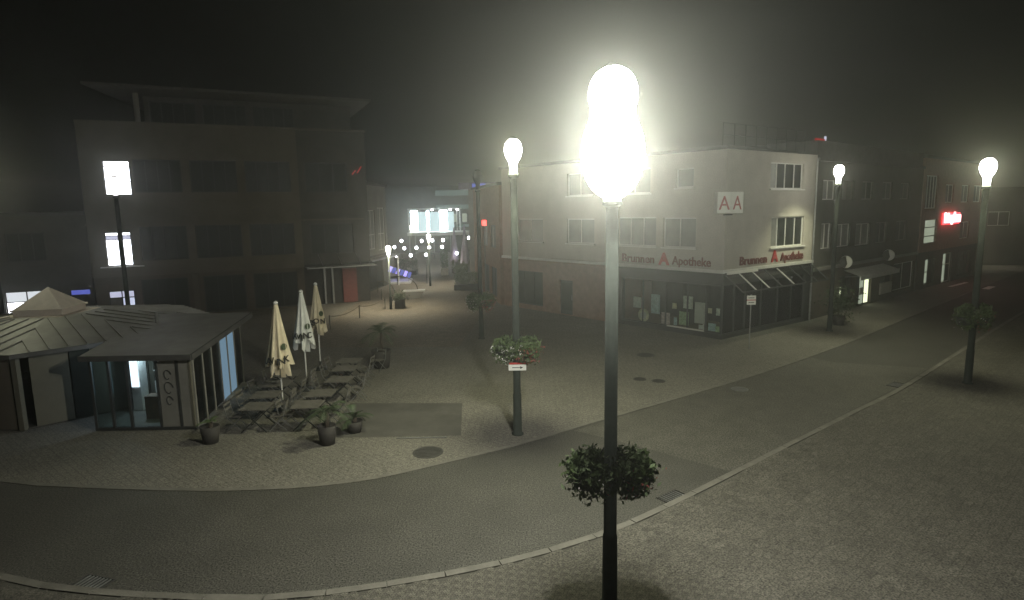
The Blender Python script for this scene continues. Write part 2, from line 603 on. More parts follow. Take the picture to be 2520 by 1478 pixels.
# thin flush kerb of the far side
def kerb_run(line, name, length, w, z0, z1, side, kmax, m):
    root = struct(empty(name))
    n = 0
    d = 0.0
    total = sum(math.dist(line[i], line[i + 1]) for i in range(len(line) - 1))
    cnt = int(total / length)
    pts = resample(line, cnt + 1)
    for i in range(cnt):
        a, b = Vector((*pts[i], 0)), Vector((*pts[i + 1], 0))
        t = (b - a).normalized()
        nn = Vector((-t.y, t.x, 0)) * side
        a2, b2 = a + t * .006, b - t * .006
        mbk = MB()
        ring = [a2, b2, b2 + nn * w, a2 + nn * w]
        if side < 0:
            ring.reverse()
        mbk.prism([(q.x, q.y) for q in ring], z0, z1 + random.uniform(-.004, .004))
        mbk.build('kerb_stone', m, root)
    return root
vis_far = [p for p in FE if -14 < p[0] < 34]
kerb_run(vis_far, 'kerb_far', 1.0, 0.14, -0.02, 0.016, 1, 99, 'kerb_stone')
vis_near = [p for p in NE if -11.5 < p[0] < 34]
kerb_run(vis_near, 'kerb_near', 1.0, 0.16, -0.02, 0.108, -1, 99, 'kerb_stone')

near_poly = [(-60, -28), (148, -28), (148, 100)] + list(reversed(NE))
# inner outline a kerb's width away
near_in = []
for i, p in enumerate(NE):
    a = Vector((*NE[max(0, i - 1)], 0)); b = Vector((*NE[min(len(NE) - 1, i + 1)], 0))
    t = (b - a).normalized()
    near_in.append((p[0] + t.y * .17, p[1] - t.x * .17))
near_poly = [(-60, -28), (148, -28), (148, 100)] + list(reversed(near_in))
npv = struct(MB().poly([(p[0], p[1], 0.095) for p in near_poly]).build('pavement_near', 'joint'))
# pavers: the nearest as objects, the rest as one part
cand = []
ca, sa = math.cos(R(41)), math.sin(R(41))
PWX, PWY = 0.24, 0.16
for j in range(-140, 260):
    for i in range(-120, 260):
        lx = i * PWX + (PWX / 2 if j % 2 else 0)
        ly = j * PWY - 8.0
        x, y = lx * ca - ly * sa, lx * sa + ly * ca
        if y < 7.9 or y > 34 or abs(x) > 0.92 * y + 1.5 or x > 30:
            continue
        if not inside((x, y), near_poly):
            continue
        cand.append((math.hypot(x, y), x, y, lx, ly))
cand.sort()
# keep a clear seam to the kerb
pm = {}
for k in 'abc':
    pm[k] = MB().box(-PWX / 2 + .0014, PWX / 2 - .0014, -PWY / 2 + .0014, PWY / 2 - .0014, -.012, .004).mesh('paver', 'paver_' + k)
inframe = [c for c in cand if c[2] > 8.55 and -0.80 * c[2] < c[1] < 0.82 * c[2]]
own = set(id(c) for c in inframe[:300])
bulk = {'a': [[], []], 'b': [[], []], 'c': [[], []]}
for c in cand:
    k = random.choice('aabbc')
    z = 0.0985 + random.uniform(-.0006, .0008)
    if id(c) in own:
        o = link_mesh('paver', pm[k], npv, (c[1], c[2], z), (0, 0, R(41)))
    else:
        v, f = bulk[k]
        n = len(v)
        hx, hy = PWX / 2 - .0014, PWY / 2 - .0014
        for dx, dy in ((-hx, -hy), (hx, -hy), (hx, hy), (-hx, hy)):
            v.append((c[1] + dx * ca - dy * sa, c[2] + dx * sa + dy * ca, z + .004))
        for q in range(4):
            v.append((v[n + q][0], v[n + q][1], .09))
        f += [(n, n + 1, n + 2, n + 3)] + [(n + q, n + 4 + q, n + 4 + (q + 1) % 4, n + (q + 1) % 4) for q in range(4)]
# one joined part, three stone tones
me = bpy.data.meshes.new('paver_field')
V, F, MI = [], [], []
for q, k in enumerate('abc'):
    v, f = bulk[k]
    n = len(V)
    V += v
    F += [tuple(n + i for i in t) for t in f]
    MI += [q] * len(f)
me.from_pydata(V, [], F)
for k in 'abc':
    me.materials.append(M['paver_' + k])
me.polygons.foreach_set('material_index', MI)
pf = link_mesh('paver_field', me, npv)
pf['kind'] = 'stuff'

# raised stone crossing in the road, dark patch in the far pavement, lane paving
crossing = struct(MB().poly([(1.75, 17.2, .004), (3.2, 16.1, .004), (5.3, 14.25, .004), (6.9, 15.52, .004), (10.7, 18.58, .004), (13.8, 21.05, .004), (16.4, 23.35, .004), (13.3, 24.5, .004), (12.75, 25.3, .004)]).build('road_crossing', 'crossing_stone'))
dark = struct(MB().poly([(-5.5, 16.95, .016), (-1.55, 16.95, .016), (-1.75, 19.95, .016), (-5.6, 20.15, .016)]).build('pavement_patch', 'patch_dark'))  # darker rectangle laid over the pavement
lane = struct(MB().poly([(-10.6, 29, .016), (-2.6, 28.5, .016), (-1.6, 40, .016), (-2, 90, .016), (-16, 90, .016), (-11.2, 44, .016)]).build('lane', 'paving_lane'))

# ------------------------------------------------------------------ manholes, gratings
def manhole(loc, r, label, m='iron'):
    t = thing('manhole_cover', label, 'manhole cover', loc)
    MB().lathe([(r, 0), (r, .008), (r * .9, .010)], seg=24).build('rim', m, t)
    mbm = MB()
    for i in range(-3, 4):
        w = math.sqrt(max(0, (r * .82) ** 2 - (i * r * .23) ** 2))
        mbm.box(-w, w, i * r * .23 - .02, i * r * .23 + .02, .008, .015)
    mbm.build('tread', m, t)
manhole((-2.35, 15.75, .012), .42, 'dark round manhole cover in the pavement near the dark patch')
manhole((8.06, 21.0, .005), .3, 'pale round manhole cover in the middle of the road', 'grey_metal')
manhole((4.81, 22.5, .012), .26, 'small dark cover before the chemist, left of a pair')
manhole((5.45, 22.2, .012), .26, 'small dark cover before the chemist, right of a pair')
manhole((5.87, 26.3, .012), .4, 'dark cover close to the chemist window')

def grating(loc, rz, label):
    t = thing('drain_grating', label, 'drain', loc, rz)
    MB().box(-.3, .3, -.17, .17, 0, .006).build('pit', 'black_paint', t)
    f = MB()
    f.box(-.3, .3, -.2, -.17, 0, .02).box(-.3, .3, .17, .2, 0, .02).box(-.33, -.3, -.2, .2, 0, .02).box(.3, .33, -.2, .2, 0, .02)
    f.build('frame', 'iron', t)
    for i in range(7):
        MB().box(-.255 + i * .08, -.225 + i * .08, -.17, .17, .008, .018).build('bar', 'grey_metal', t)
grating((-7.6, 10.06, .001), R(-17), 'slotted drain grating at the kerb at the lower left')
grating((3.55, 12.95, .005), R(37), 'dark drain grating at the kerb beside the nearest lamp post')
grating((13.75, 21.2, .005), R(40), 'dark drain grating at the kerb before the post with the dim basket')

# bright metal strip in front of the dark patch
tag(MB().box(-3.4, -1.95, 16.78, 16.84, .013, .03).build('metal_strip', 'grey_metal'), 'bright metal strip lying along the dark patch', 'strip')

# ------------------------------------------------------------------ street lamps
def bulb(parent, z, watts, glow, col=(1.0, 0.98, 0.79), spread=148):
    """a light source, mostly inside a lantern: a downward beam and a weaker all-round glow"""
    for kind, w in (('SPOT', watts), ('POINT', glow)):
        if not w:
            continue
        d = bpy.data.lights.new('lamp_beam', kind)
        d.energy = w
        d.color = col
        if kind == 'SPOT':
            d.spot_size = R(spread)
            d.spot_blend = 0.75
        d.shadow_soft_size = 0.1
        o = bpy.data.objects.new('lamp_beam', d)
        COL.objects.link(o)
        o.parent = parent
        o.location = (0, 0, z)
def tall_lamp(loc, label, glow='lamp_glow', near=False, lit=True, watts=1500, glow_w=200, col=(0.98, 1.0, 0.68), drop=0.0, spread=148):
    t = thing('street_lamp', label, 'street lamp', loc, 0, 'tall street lamps')
    top = 6.42 if near else 7.35 - drop
    if lit:
        if near:        # light split in two to give the glow two lobes
            bulb(t, 7.12, 0, glow_w * .76, col)
            bulb(t, 7.98, 0, glow_w * .24, col)
        else:
            bulb(t, 8.0 - drop, watts, glow_w, col, spread)
    MB().lathe([(.17, 0), (.17, .04), (.125, .06), (.118, 1.2), (.105, 1.25), (.095, top)], seg=20).build('pole', 'pole_paint', t, True)
    MB().lathe([(.1, top - .02), (.15, top + .02), (.13, top + .1)], seg=16).build('collar', 'pole_paint', t, True)
    if near:
        ctrl = [(.13, 6.53), (.3, 6.66), (.42, 6.88), (.465, 7.15), (.43, 7.42), (.35, 7.63), (.325, 7.78), (.355, 7.95), (.34, 8.12), (.25, 8.29), (.12, 8.37)]  # swollen lobed outline gives the lamp's glare a solid shape
        cap = 8.375
    else:
        ctrl = [(.1, 7.46), (.105, 7.62), (.12, 7.74), (.19, 7.86), (.235, 8.0), (.24, 8.12), (.2, 8.26), (.1, 8.36)]
        ctrl = [(r, z - drop) for r, z in ctrl]
        cap = 8.365 - drop
    prof = catmull(ctrl, 3)
    MB().lathe(prof, seg=20).build('lantern', glow if lit else 'pane_dark', t, True)
    MB().lathe([(.13, cap), (.1, cap + .035), (.02, cap + .06)], seg=12).build('cap', 'pole_paint', t, True)
    return t
tall_lamp((1.5, 9.07, .1), 'nearest tall street lamp, its white lantern swollen to the shape of its glare above a dark post', 'lamp_glow_near', True, watts=0, glow_w=2900, col=(0.99, 1.0, 0.88))
tall_lamp((0.10, 16.98, .012), 'lit street lamp whose post carries a small arrow sign', watts=1900, glow_w=230)
tall_lamp((16.12, 20.93, .1), 'lit street lamp standing on the near pavement, rightmost of the tall lamps', watts=900, glow_w=210, drop=0.55)
tall_lamp((16.3, 30.75, .012), 'lit street lamp in front of the shop with the awning', watts=1000, glow_w=45, spread=116)
tall_lamp((-1.58, 30.31, .012), 'unlit street lamp post with red and white flowers by the brick wall', lit=False)
tall_lamp((-19.1, 30.0, .012), 'dim street lamp rising behind the kiosk in front of lit office windows', 'lamp_dim', watts=0, glow_w=0)
tall_lamp((-20.35, 24.0, .012), 'lit street lamp at the left edge beside the kiosk', 'lamp_glow_far', watts=400, glow_w=50)

def low_lamp(loc, h, label, glow='lamp_glow_low', watts=420):
    t = thing('path_lamp', label, 'street lamp', loc, 0, 'low lamps along the lane')
    bulb(t, h - .4, watts, watts * .12, (1.0, 0.92, 0.66))
    MB().lathe([(.09, 0), (.09, .8), (.055, .85), (.045, h - .72)], seg=12).build('pole', 'pole_paint', t, True)
    MB().lathe([(.06, h - .7), (.09, h - .6), (.17, h - .22), (.16, h - .1), (.07, h - .02)], seg=12).build('lantern', glow, t, True)
    MB().lathe([(.075, h - .015), (.06, h + .02), (.01, h + .04)], seg=12).build('cap', 'pole_paint', t, True)
low_lamp((-8.1, 40.25, .016), 4.25, 'low lit lamp beside the round bench and dark planter', watts=1100)
low_lamp((-7.05, 52.47, .016), 4.5, 'low lit lamp in the middle of the lane', watts=800)
low_lamp((-10.92, 67.4, .016), 4.9, 'low lit lamp on a pale pole before the stage')
low_lamp((46.4, 60.5, .012), 3.6, 'far small lamp at the end of the street', 'lamp_glow_far', 120)

# ------------------------------------------------------------------ hanging flower baskets
def basket(loc, label, rx, rz, seed, white=60, red=70):
    t = thing('flower_basket', label, 'flower basket', loc, 0, 'flower baskets on the lamp posts')
    for s in (-1, 1):
        MB().lathe([(.04, -rz * .75), (.2, -rz * .62), (.27, -rz * .2), (.28, -rz * .12)], cx=s * .34, seg=14).build('bowl', 'dark_metal', t, True)
    br = MB()
    br.tube([(-.34, 0, -rz * .1), (.34, 0, -rz * .1)], .018)
    br.tube([(-.34, 0, -rz * .1), (-.1, 0, rz * .9)], .012)
    br.tube([(.34, 0, -rz * .1), (.1, 0, rz * .9)], .012)
    br.build('bracket', 'dark_metal', t)
    def pt(rg):
        while True:
            s = rg.choice((-1, 1))
            p = Vector((rg.gauss(0, 1), rg.gauss(0, 1), rg.gauss(0, 1))).normalized() * (rg.random() ** 0.4) * (1.22 if rg.random() < .1 else 1.0)
            q = Vector((s * rx * .42 + p.x * rx * .6, p.y * rx * .62, p.z * rz * (0.8 if p.z > 0 else 1.05)))
            if q.x ** 2 + q.y ** 2 > .13 ** 2:
                return q
    v, f = leafcloud(2600, pt, .055, seed)
    rawmesh('foliage', v, f, 'leaf', t, 'stuff')
    def pw(rg):
        while True:
            p = Vector(pt(rg))
            if p.z < rz * .25 and (p.x < rx * .25) and abs(p.y) + abs(p.x) > rx * .45:
                return p * 1.06
    v, f = leafcloud(white * 4, pw, .03, seed + 1)
    rawmesh('blossom', v, f, 'flower_white', t, 'stuff')
    def pr(rg):
        while True:
            p = Vector(pt(rg))
            if p.z < rz * .1 and p.x > -rx * .1 and p.length > rx * .45:
                return p * 1.06
    v, f = leafcloud(red * 5, pr, .035, seed + 2)
    rawmesh('blossom', v, f, 'flower_red', t, 'stuff')
basket((1.5, 9.07, 2.42), 'dark green hanging flower basket on the nearest lamp post', .72, .42, 1, 14, 18)
basket((0.10, 16.98, 2.58), 'flower basket with white and red blossoms above the arrow sign', .68, .44, 2, 110, 80)
basket((16.12, 20.93, 2.55), 'dim leafy flower basket on the post standing on the near pavement', .6, .5, 3, 14, 24)
basket((-1.58, 30.31, 1.98), 'flower basket with red blossoms on the unlit post', .72, .52, 4, 50, 130)

# arrow sign under the middle basket
t = thing('arrow_sign', 'small white arrow sign with red strip on the lamp post', 'sign', (0.12, 16.84, 0))
MB().box(-.25, .25, -.012, 0, 1.96, 2.13).build('board', 'white_paint', t)
MB().box(-.23, .25, -.012, 0, 2.135, 2.19).build('strip', 'red_paint', t)
MB().box(-.15, .1, -.016, -.0125, 2.035, 2.055).poly([(.08, -.0165, 2.005), (.16, -.0165, 2.045), (.08, -.0165, 2.085)]).build('arrow', 'black_paint', t)
MB().box(-.05, .05, .002, .03, 1.98, 2.17).build('clamp', 'grey_metal', t)

# small post sign near the chemist corner
t = thing('post_sign', 'thin pole with two small white plates before the chemist corner', 'sign', (10.75, 27.09, .012))
MB().tube([(0, 0, 0), (0, 0, 2.5)], .03).build('pole', 'grey_metal', t)
MB().box(-.2, .2, -.05, -.032, 2.28, 2.46).build('plate', 'white_paint', t)
MB().box(-.2, .2, -.05, -.032, 2.05, 2.235).build('plate', 'white_paint', t)
for z in (2.13, 2.35):
    MB().box(-.14, .13, -.055, -.0505, z - .01, z + .025).build('print', 'black_paint', t)
MB().box(-.2, .2, -.05, -.032, 2.238, 2.277).build('stripe', 'red_paint', t)

# ------------------------------------------------------------------ chemist on the corner
PC, PLE, PRE = (10.16, 29.05), (-0.56, 41.15), (16.65, 33.67)
L1 = math.dist(PC, PLE)
L2 = math.dist(PC, PRE)
TOPZ = 9.1
ph = facade('chemist_building', 'pale plastered corner building with red lettering and ground floor shop windows', PLE, PC)
X = lambda u: L1 - u          # u measured from the corner
holes = [(X(3.45), X(1.55), 4.42, 5.92), (X(6.4), X(3.9), 4.42, 5.95), (X(10.25), X(8.1), 4.42, 5.87), (X(2.75), X(1.75), 7.4, 8.35), (X(6.4), X(4.3), 7.2, 8.5), (X(10.2), X(8.2), 7.2, 8.5),
         (X(6.1), X(.1), .28, 2.62), (X(10.95), X(9.85), .04, 2.15), (X(15.2), X(12.4), .3, 2.5), (X(14.6), X(12.3), 4.42, 5.87)]
low = [h for h in holes if h[3] < 3]
upp = [h for h in holes if h[3] > 3]
wall(ph, 'wall', 0, L1, 3.3, TOPZ, 7.0, upp, 'plaster')
wall(ph, 'ground_floor_wall', 0, X(7.05), 0, 3.298, 6.9, [h for h in low if h[0] < X(7.05)], 'brick_red', y=.05, reveal=.14)
# glazed ground floor right of the brick
mb = MB()
mb.box(X(7.045), X(6.12), .05, .3, 0, 3.29)
mb.box(X(6.118), 0 + X(.0) - .02, .05, .22, 0, .26)
mb.box(X(6.118), X(.0) - .02, .05, .22, 2.66, 3.29)
mb.build('shop_front', 'frame_dark', ph)
shop = MB()
shop.box(X(6.1), X(.06), 2.8, 2.9, .0, 3.2)
shop.build('back_wall', 'interior_dark', ph)
MB().box(X(6.1), X(.4), .3, 2.75, .27, .31).build('display_floor', 'shelf_wood', ph)
w = window(ph, X(6.1), X(.06), .27, 2.64, y=.12, n=5, frame='frame_dark', glass='glass', name='shop_window', cuts=[X(4.75), X(3.3), X(2.0), X(.95)])
pp = [(4.25, 3.71, .83, 1.86, 'paper_b'), (5.5, 5.0, 1.0, 1.6, 'paper_a'), (2.32, 1.78, 1.3, 1.95, 'paper_a'), (1.62, 1.05, .63, 1.7, 'off_white'), (.9, .5, .32, .7, 'paper_b'), (.48, .16, .3, .6, 'paper_e'),
      (3.6, 3.1, .35, .95, 'paper_d'), (2.6, 2.05, .4, 1.1, 'paper_e'), (.92, .72, 1.2, 1.45, 'paper_c'), (.45, .25, 1.15, 1.5, 'paper_a'), (4.9, 4.6, .35, .6, 'paper_c'), (3.0, 2.75, 1.2, 1.5, 'paper_c'), (1.4, 1.2, .34, .55, 'white_paint'), (1.15, 1.08, .34, .62, 'white_paint'), (2.9, 2.72, .34, .75, 'paper_b')]
for i, (a, b, c, d, m) in enumerate(pp):
    dd = .17 + .16 * ((i * 37) % 10) / 10
    MB().box(X(a), X(b), dd, dd + .04, c, d).build('display_board', m, ph)
disc = MB().lathe([(.34, -.02), (.36, 0), (.34, .02)], seg=24).build('display_disc', 'paper_c', ph)
disc.location = (X(4.75), .2, .66); disc.rotation_euler = (R(90), 0, 0)
ring = MB().lathe([(.2, -.03), (.21, 0), (.2, .03)], seg=20).build('display_disc', 'off_white', ph)
ring.location = (X(4.75), .185, .66); ring.rotation_euler = (R(90), 0, 0)
MB().box(X(3.15), X(1.0), .03, .1, .28, .34).build('ledge', 'off_white', ph)
for h in upp:
    n = 3 if h[1] - h[0] > 2.3 else (1 if h[1] - h[0] < 1.2 else 2)
    window(ph, *h, n=n, glass='pane_curtain', sill='frame_white')
window(ph, X(15.2), X(12.4), .3, 2.5, y=.17, n=3, frame='frame_dark', glass='pane_dark')
d = MB().box(X(10.94), X(9.86), .14, .19, .03, 2.14).build('door', 'frame_dark', ph)
MB().box(X(10.8), X(10.0), .125, .137, .3, 2.0).build('pane', 'pane_dark', d)
MB().box(X(9.98), X(9.95), .08, .135, .95, 1.25).build('handle', 'grey_metal', d)
# band above the shop and roof edge
MB().box(0, L1 + .05, -.12, -.003, 3.26, 3.42).build('cornice', 'white_metal', ph)
MB().box(-.1, L1 + .1, -.16, 7.1, TOPZ + .004, TOPZ + .16).build('roof', 'roof_dark', ph)
# right-hand front of the same house
pr = empty('side_wing')
pr.location = (L1, 0, 0)
pr.parent = ph
pr.rotation_euler = (0, 0, math.atan2(PRE[1] - PC[1], PRE[0] - PC[0]) - math.atan2(PC[1] - PLE[1], PC[0] - PLE[0]))
holes2 = [(3.6, 6.65, 7.28, 8.6), (3.85, 6.95, 4.3, 5.85)]
wall(pr, 'wall', 0.0, L2, 3.3, TOPZ - .002, 6.5, holes2, 'plaster')
for h in holes2:
    w0, w1 = h[0], h[1]
    window(pr, *h, cuts=[w0 + (w1 - w0) * q for q in (.22, .47, .75)], glass=lambda i, k: 'pane_curtain' if i == 0 else 'pane_dark', sill='frame_white')
mb = MB()
mb.box(.02, L2, .05, .2, 0, .2)
mb.box(.02, L2, .05, .2, 2.7, 3.29)
mb.box(L2 - .5, L2, .052, .3, .2, 2.7)
mb.build('shop_front', 'frame_dark', pr)
window(pr, .06, L2 - .5, .2, 2.7, y=.12, frame='frame_dark', glass='glass', name='shop_window', cuts=[1.1, 2.0, 3.4, 4.9, 6.2])
MB().box(.3, L2 - .5, 2.6, 2.7, 0, 3.2).build('back_wall', 'interior_dark', pr)
MB().box(.3, L2 - .5, .3, 2.55, .12, .16).build('display_floor', 'shelf_wood', pr)
for i, (a, b, c, d, m) in enumerate([(.2, .4, 1.1, 1.7, 'white_paint'), (.5, .8, 1.0, 1.75, 'off_white'), (.2, .36, .35, .65, 'off_white'), (.5, .75, .35, .9, 'paper_b'), (2.3, 2.6, 1.3, 1.55, 'paper_a'), (2.9, 3.4, .5, .9, 'paper_e'), (3.0, 3.4, 1.6, 1.85, 'paper_b'), (4.1, 4.5, .9, 1.5, 'paper_d'), (4.6, 4.75, .7, 1.3, 'off_white'), (5.4, 5.6, .7, 1.0, 'paper_a'), (3.4, 3.9, .3, .6, 'paper_a'), (1.5, 1.7, 1.3, 1.6, 'paper_a'), (5.9, 6.1, .7, 1.05, 'paper_c')]):
    dd = .17 + .16 * ((i * 41) % 10) / 10
    MB().box(a, b, dd, dd + .04, c, d).build('display_board', m, pr)
MB().box(-.05, L2, -.1, -.003, 3.28, 3.43).build('cornice', 'white_metal', pr)
MB().box(0.1, 2.6, -.16, -.104, 3.2, 3.34).build('light_strip', 'white_paint', pr)
MB().tube([(L2 - .1, -.08, .05), (L2 - .1, -.08, TOPZ - .2)], .05).build('downpipe', 'grey_metal', pr)
# slanting glass canopy with ribs
cn = MB().poly([(.05, -.02, 3.18), (L2 - .1, -.02, 3.18), (L2 - .1, -1.0, 2.45), (.05, -1.0, 2.45)]).build('canopy', 'glass_tint', pr)
for i in range(8):
    u = .07 + i * (L2 - .2) / 7
    MB().bar((u, -.02, 3.2), (u, -1.02, 2.455), .05, .05).build('rib', 'white_metal' if i in (1, 2, 4) else 'dark_metal', cn)
MB().bar((.03, -1.03, 2.44), (L2 - .08, -1.03, 2.44), .05, .06).build('gutter', 'dark_metal', cn)

# red lettering and emblem signs
sg = thing('shop_lettering', 'red lettering on the broad front of the corner building', 'sign', (PLE[0], PLE[1], 0), ph.rotation_euler.z)
text_obj('lettering', 'Brunnen', .62, 'red_brown', sg, (X(5.0), -.05, 3.55), width=2.1, bold=.012)
text_obj('emblem', 'A', .85, 'red_paint', sg, (X(3.35), -.05, 3.52), bold=.03)
text_obj('lettering', 'Apotheke', .62, 'red_brown', sg, (X(1.75), -.05, 3.55), width=2.2, bold=.012)
sg2 = thing('shop_lettering', 'red lettering on the narrow front of the corner building above the glass canopy', 'sign', (PC[0], PC[1], 0), ph.rotation_euler.z + pr.rotation_euler.z)
text_obj('lettering', 'Brunnen', .6, 'red_brown', sg2, (2.35, -.05, 3.58), width=2.3, bold=.012)
text_obj('emblem', 'A', .8, 'red_paint', sg2, (4.2, -.05, 3.58), bold=.03)
text_obj('lettering', 'Apotheke', .6, 'red_brown', sg2, (5.85, -.05, 3.58), width=2.2, bold=.012)
# double A box sign at the corner
bx = thing('pharmacy_box_sign', 'white double faced box sign with two red letters A at the corner', 'sign', (PC[0], PC[1], 0), R(-4))
MB().box(-.62, .0, -.86, -.24, 6.12, 7.1).build('box', 'white_paint', bx, bevel=.02)
MB().box(.06, .62, -.62, -.05, 6.12, 7.1).build('box', 'white_paint', bx, bevel=.02)
text_obj('letter', 'A', .9, 'sign_red', bx, (-.31, -.885, 6.3), bold=.0, width=.48)
text_obj('letter', 'A', .9, 'sign_red', bx, (.34, -.645, 6.3), bold=.0, width=.38)
MB().bar((-.2, -.4, 6.06), (.3, .02, 6.06), .06).build('bracket', 'dark_metal', bx)

# lower house behind the chemist, roof with solar-like railing
rl = thing('roof_railing', 'thin railing on the roof of the corner building', 'railing', (PC[0], PC[1], TOPZ + .16), ph.rotation_euler.z + pr.rotation_euler.z)
for k in range(9):
    MB().tube([(.3 + k * .9, .5, 0), (.3 + k * .9, .5, 1.1)], .018, 6).build('post', 'dark_metal', rl)
for z in (.55, 1.1):
    MB().tube([(.3, .5, z), (7.5, .5, z)], .016, 6).build('rail', 'dark_metal', rl)

# ------------------------------------------------------------------ shops along the street to the right
RP0, RP1 = (16.75, 33.75), (29.54, 44.28)
rs = facade('shop_house', 'dark three storey house with a lit shop door and white awning', RP0, RP1)
RL = math.dist(RP0, RP1)
hl = [(.8, 2.05, 3.95, 5.4), (2.75, 4.65, 3.95, 5.3), (5.45, 7.6, 3.9, 5.25), (8.6, 10.4, 3.9, 5.25), (12.0, 14.0, 3.9, 5.25), (.7, 2.3, 6.7, 7.8), (3.2, 4.8, 6.7, 7.8), (6.0, 7.7, 6.7, 7.8), (9.2, 10.9, 6.7, 7.8), (12.3, 14, 6.7, 7.8)]
hs = [(3.8, 5.6, .05, 2.15), (6.2, 8.6, .05, 2.15), (10.0, 12.2, .4, 2.3), (12.4, 16.2, .4, 2.3)]
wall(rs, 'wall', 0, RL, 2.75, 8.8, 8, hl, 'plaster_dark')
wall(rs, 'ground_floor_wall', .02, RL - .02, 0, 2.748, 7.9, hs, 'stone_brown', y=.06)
for i, h in enumerate(hl):
    window(rs, *h, n=2, frame='frame_white' if i in (0, 1, 2, 5) else 'plaster_grey', glass='pane_curtain' if i in (0, 1, 2, 5, 6) else 'pane_dark')
window(rs, *hs[0], y=.2, n=3, frame='frame_dark', glass=lambda i, k: 'shop_glow' if i == 0 and k == 1 else 'pane_dark', transom=[.9, 1.5])
dw = window(rs, *hs[1], y=.2, n=3, frame='frame_dark', glass=lambda i, k: 'pane_dark' if i == 0 else ('shop_glow' if i == 2 else 'office_glow'), cuts=[7.0, 7.75], name='door')
MB().box(7.1, 7.6, .16, .2, .7, 1.15).build('poster', 'white_paint', dw)
window(rs, *hs[2], y=.2, n=2, frame='frame_dark', glass='pane_dark')
window(rs, *hs[3], y=.2, n=2, frame='frame_white', glass='pane_dark')
MB().box(10.1, 12.1, .02, .18, .42, 1.15).build('banner', 'off_white', rs)
MB().box(RL * 0, RL, -.1, .05, 8.804, 8.98).build('roof', 'roof_dark', rs)
MB().box(0.02, RL, .1, 8, 8.985, 9.9).build('attic', 'roof_dark', rs)
MB().box(.05, RL - .05, -.08, .0, 2.75, 2.95).build('cornice', 'plaster_grey', rs)
aw = thing('awning', 'white fabric awning box above the lit shop door', 'awning', (RP0[0], RP0[1], 0), rs.rotation_euler.z)
MB().poly([(4.1, -.01, 2.5), (10.2, -.01, 2.5), (10.2, -.95, 2.22), (4.1, -.95, 2.22)]).build('fabric', 'cloth_white', aw)
MB().box(4.1, 10.2, -1.0, -.952, 1.98, 2.24).build('valance', 'cloth_white', aw)
for u in (4.3, 7.1, 10.0):
    MB().bar((u, -.01, 2.1), (u, -.94, 2.2), .04).build('arm', 'grey_metal', aw)
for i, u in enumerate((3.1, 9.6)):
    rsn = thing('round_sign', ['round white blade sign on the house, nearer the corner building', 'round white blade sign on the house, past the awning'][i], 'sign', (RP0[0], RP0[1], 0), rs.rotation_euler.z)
    dsc = MB().lathe([(.34, -.06), (.36, 0), (.34, .06)], seg=28).build('disc', 'white_paint', rsn)
    dsc.location = (u, -.5, 3.12); dsc.rotation_euler = (0, R(90), 0)
    MB().box(u - .02, u + .02, -.14, 0, 3.09, 3.15).build('bracket', 'dark_metal', rsn)
    MB().prism([(0, -.34)] + [(-.34 * math.sin(q * math.pi / 8), -.34 * math.cos(q * math.pi / 8)) for q in range(1, 8)] + [(0, .34), (.1, .1), (.05, -.1)], -.004, .004).build('print', 'frame_dark', rsn)  # dark half disc over the wall side of the white disc
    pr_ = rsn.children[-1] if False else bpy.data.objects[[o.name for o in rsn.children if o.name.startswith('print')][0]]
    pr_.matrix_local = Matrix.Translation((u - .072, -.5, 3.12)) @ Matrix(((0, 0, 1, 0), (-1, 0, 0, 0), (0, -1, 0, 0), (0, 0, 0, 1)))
nr = thing('roof_sign', 'small red rooftop sign with a white end', 'sign', (RP0[0], RP0[1], 9.9), rs.rotation_euler.z)
MB().box(.2, 1.3, .3, .36, .02, .14).build('letters', 'red_dim', nr)
MB().box(1.34, 1.48, .3, .36, .06, .3).build('letters', 'room_dim', nr)
MB().box(.3, .34, .31, .35, -.02, .02).box(1.2, 1.24, .31, .35, -.02, .02).build('support', 'dark_metal', nr)

# next house with red neon
SP0, SP1 = (29.7, 44.4), (29.7 + 12.6, 44.4 + 10.4)
s2 = facade('neon_house', 'tall dark house with a lit stair window and red neon sign', SP0, SP1)
SL = math.dist(SP0, SP1)
h2 = [(.9, 3.6, 3.4, 5.2), (.5, 3.0, 6.0, 8.4), (5, 7, 6.4, 7.8), (9, 11, 6.4, 7.8), (12.4, 14.6, 6.4, 7.8), (9.5, 12, 3.4, 4.8)]
h3 = [(1.8, 4.0, .3, 2.2), (5.9, 8.2, .05, 2.4), (9.8, 13, .3, 2.3)]
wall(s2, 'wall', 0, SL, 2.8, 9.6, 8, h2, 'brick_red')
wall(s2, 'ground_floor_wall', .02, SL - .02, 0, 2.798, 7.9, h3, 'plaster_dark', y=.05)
window(s2, *h2[0], n=1, frame='frame_dark', glass='office_glow', transom=[3.95, 4.6])
window(s2, *h2[1], n=4, frame='frame_white', glass='pane_dark')
for h in h2[2:]:
    window(s2, *h, n=2)
window(s2, *h3[0], y=.2, n=2, frame='frame_dark', glass=lambda i, k: 'office_glow' if i == 0 else 'pane_dark', transom=1.2)
window(s2, *h3[1], y=.2, n=2, frame='frame_white', glass=lambda i, k: 'office_glow' if i == 0 else 'pane_dark', name='door', transom=1.5)
window(s2, *h3[2], y=.2, n=3, frame='frame_dark')
MB().box(-.05, SL + .05, -.12, 8, 9.604, 9.8).build('roof', 'roof_dark', s2)
ne = thing('neon_sign', 'glowing red neon letters sign on the far dark house', 'sign', (SP0[0], SP0[1], 0), s2.rotation_euler.z)
MB().box(4.45, 8.35, -.28, -.2, 4.86, 5.44).build('letters', 'neon_core', ne)
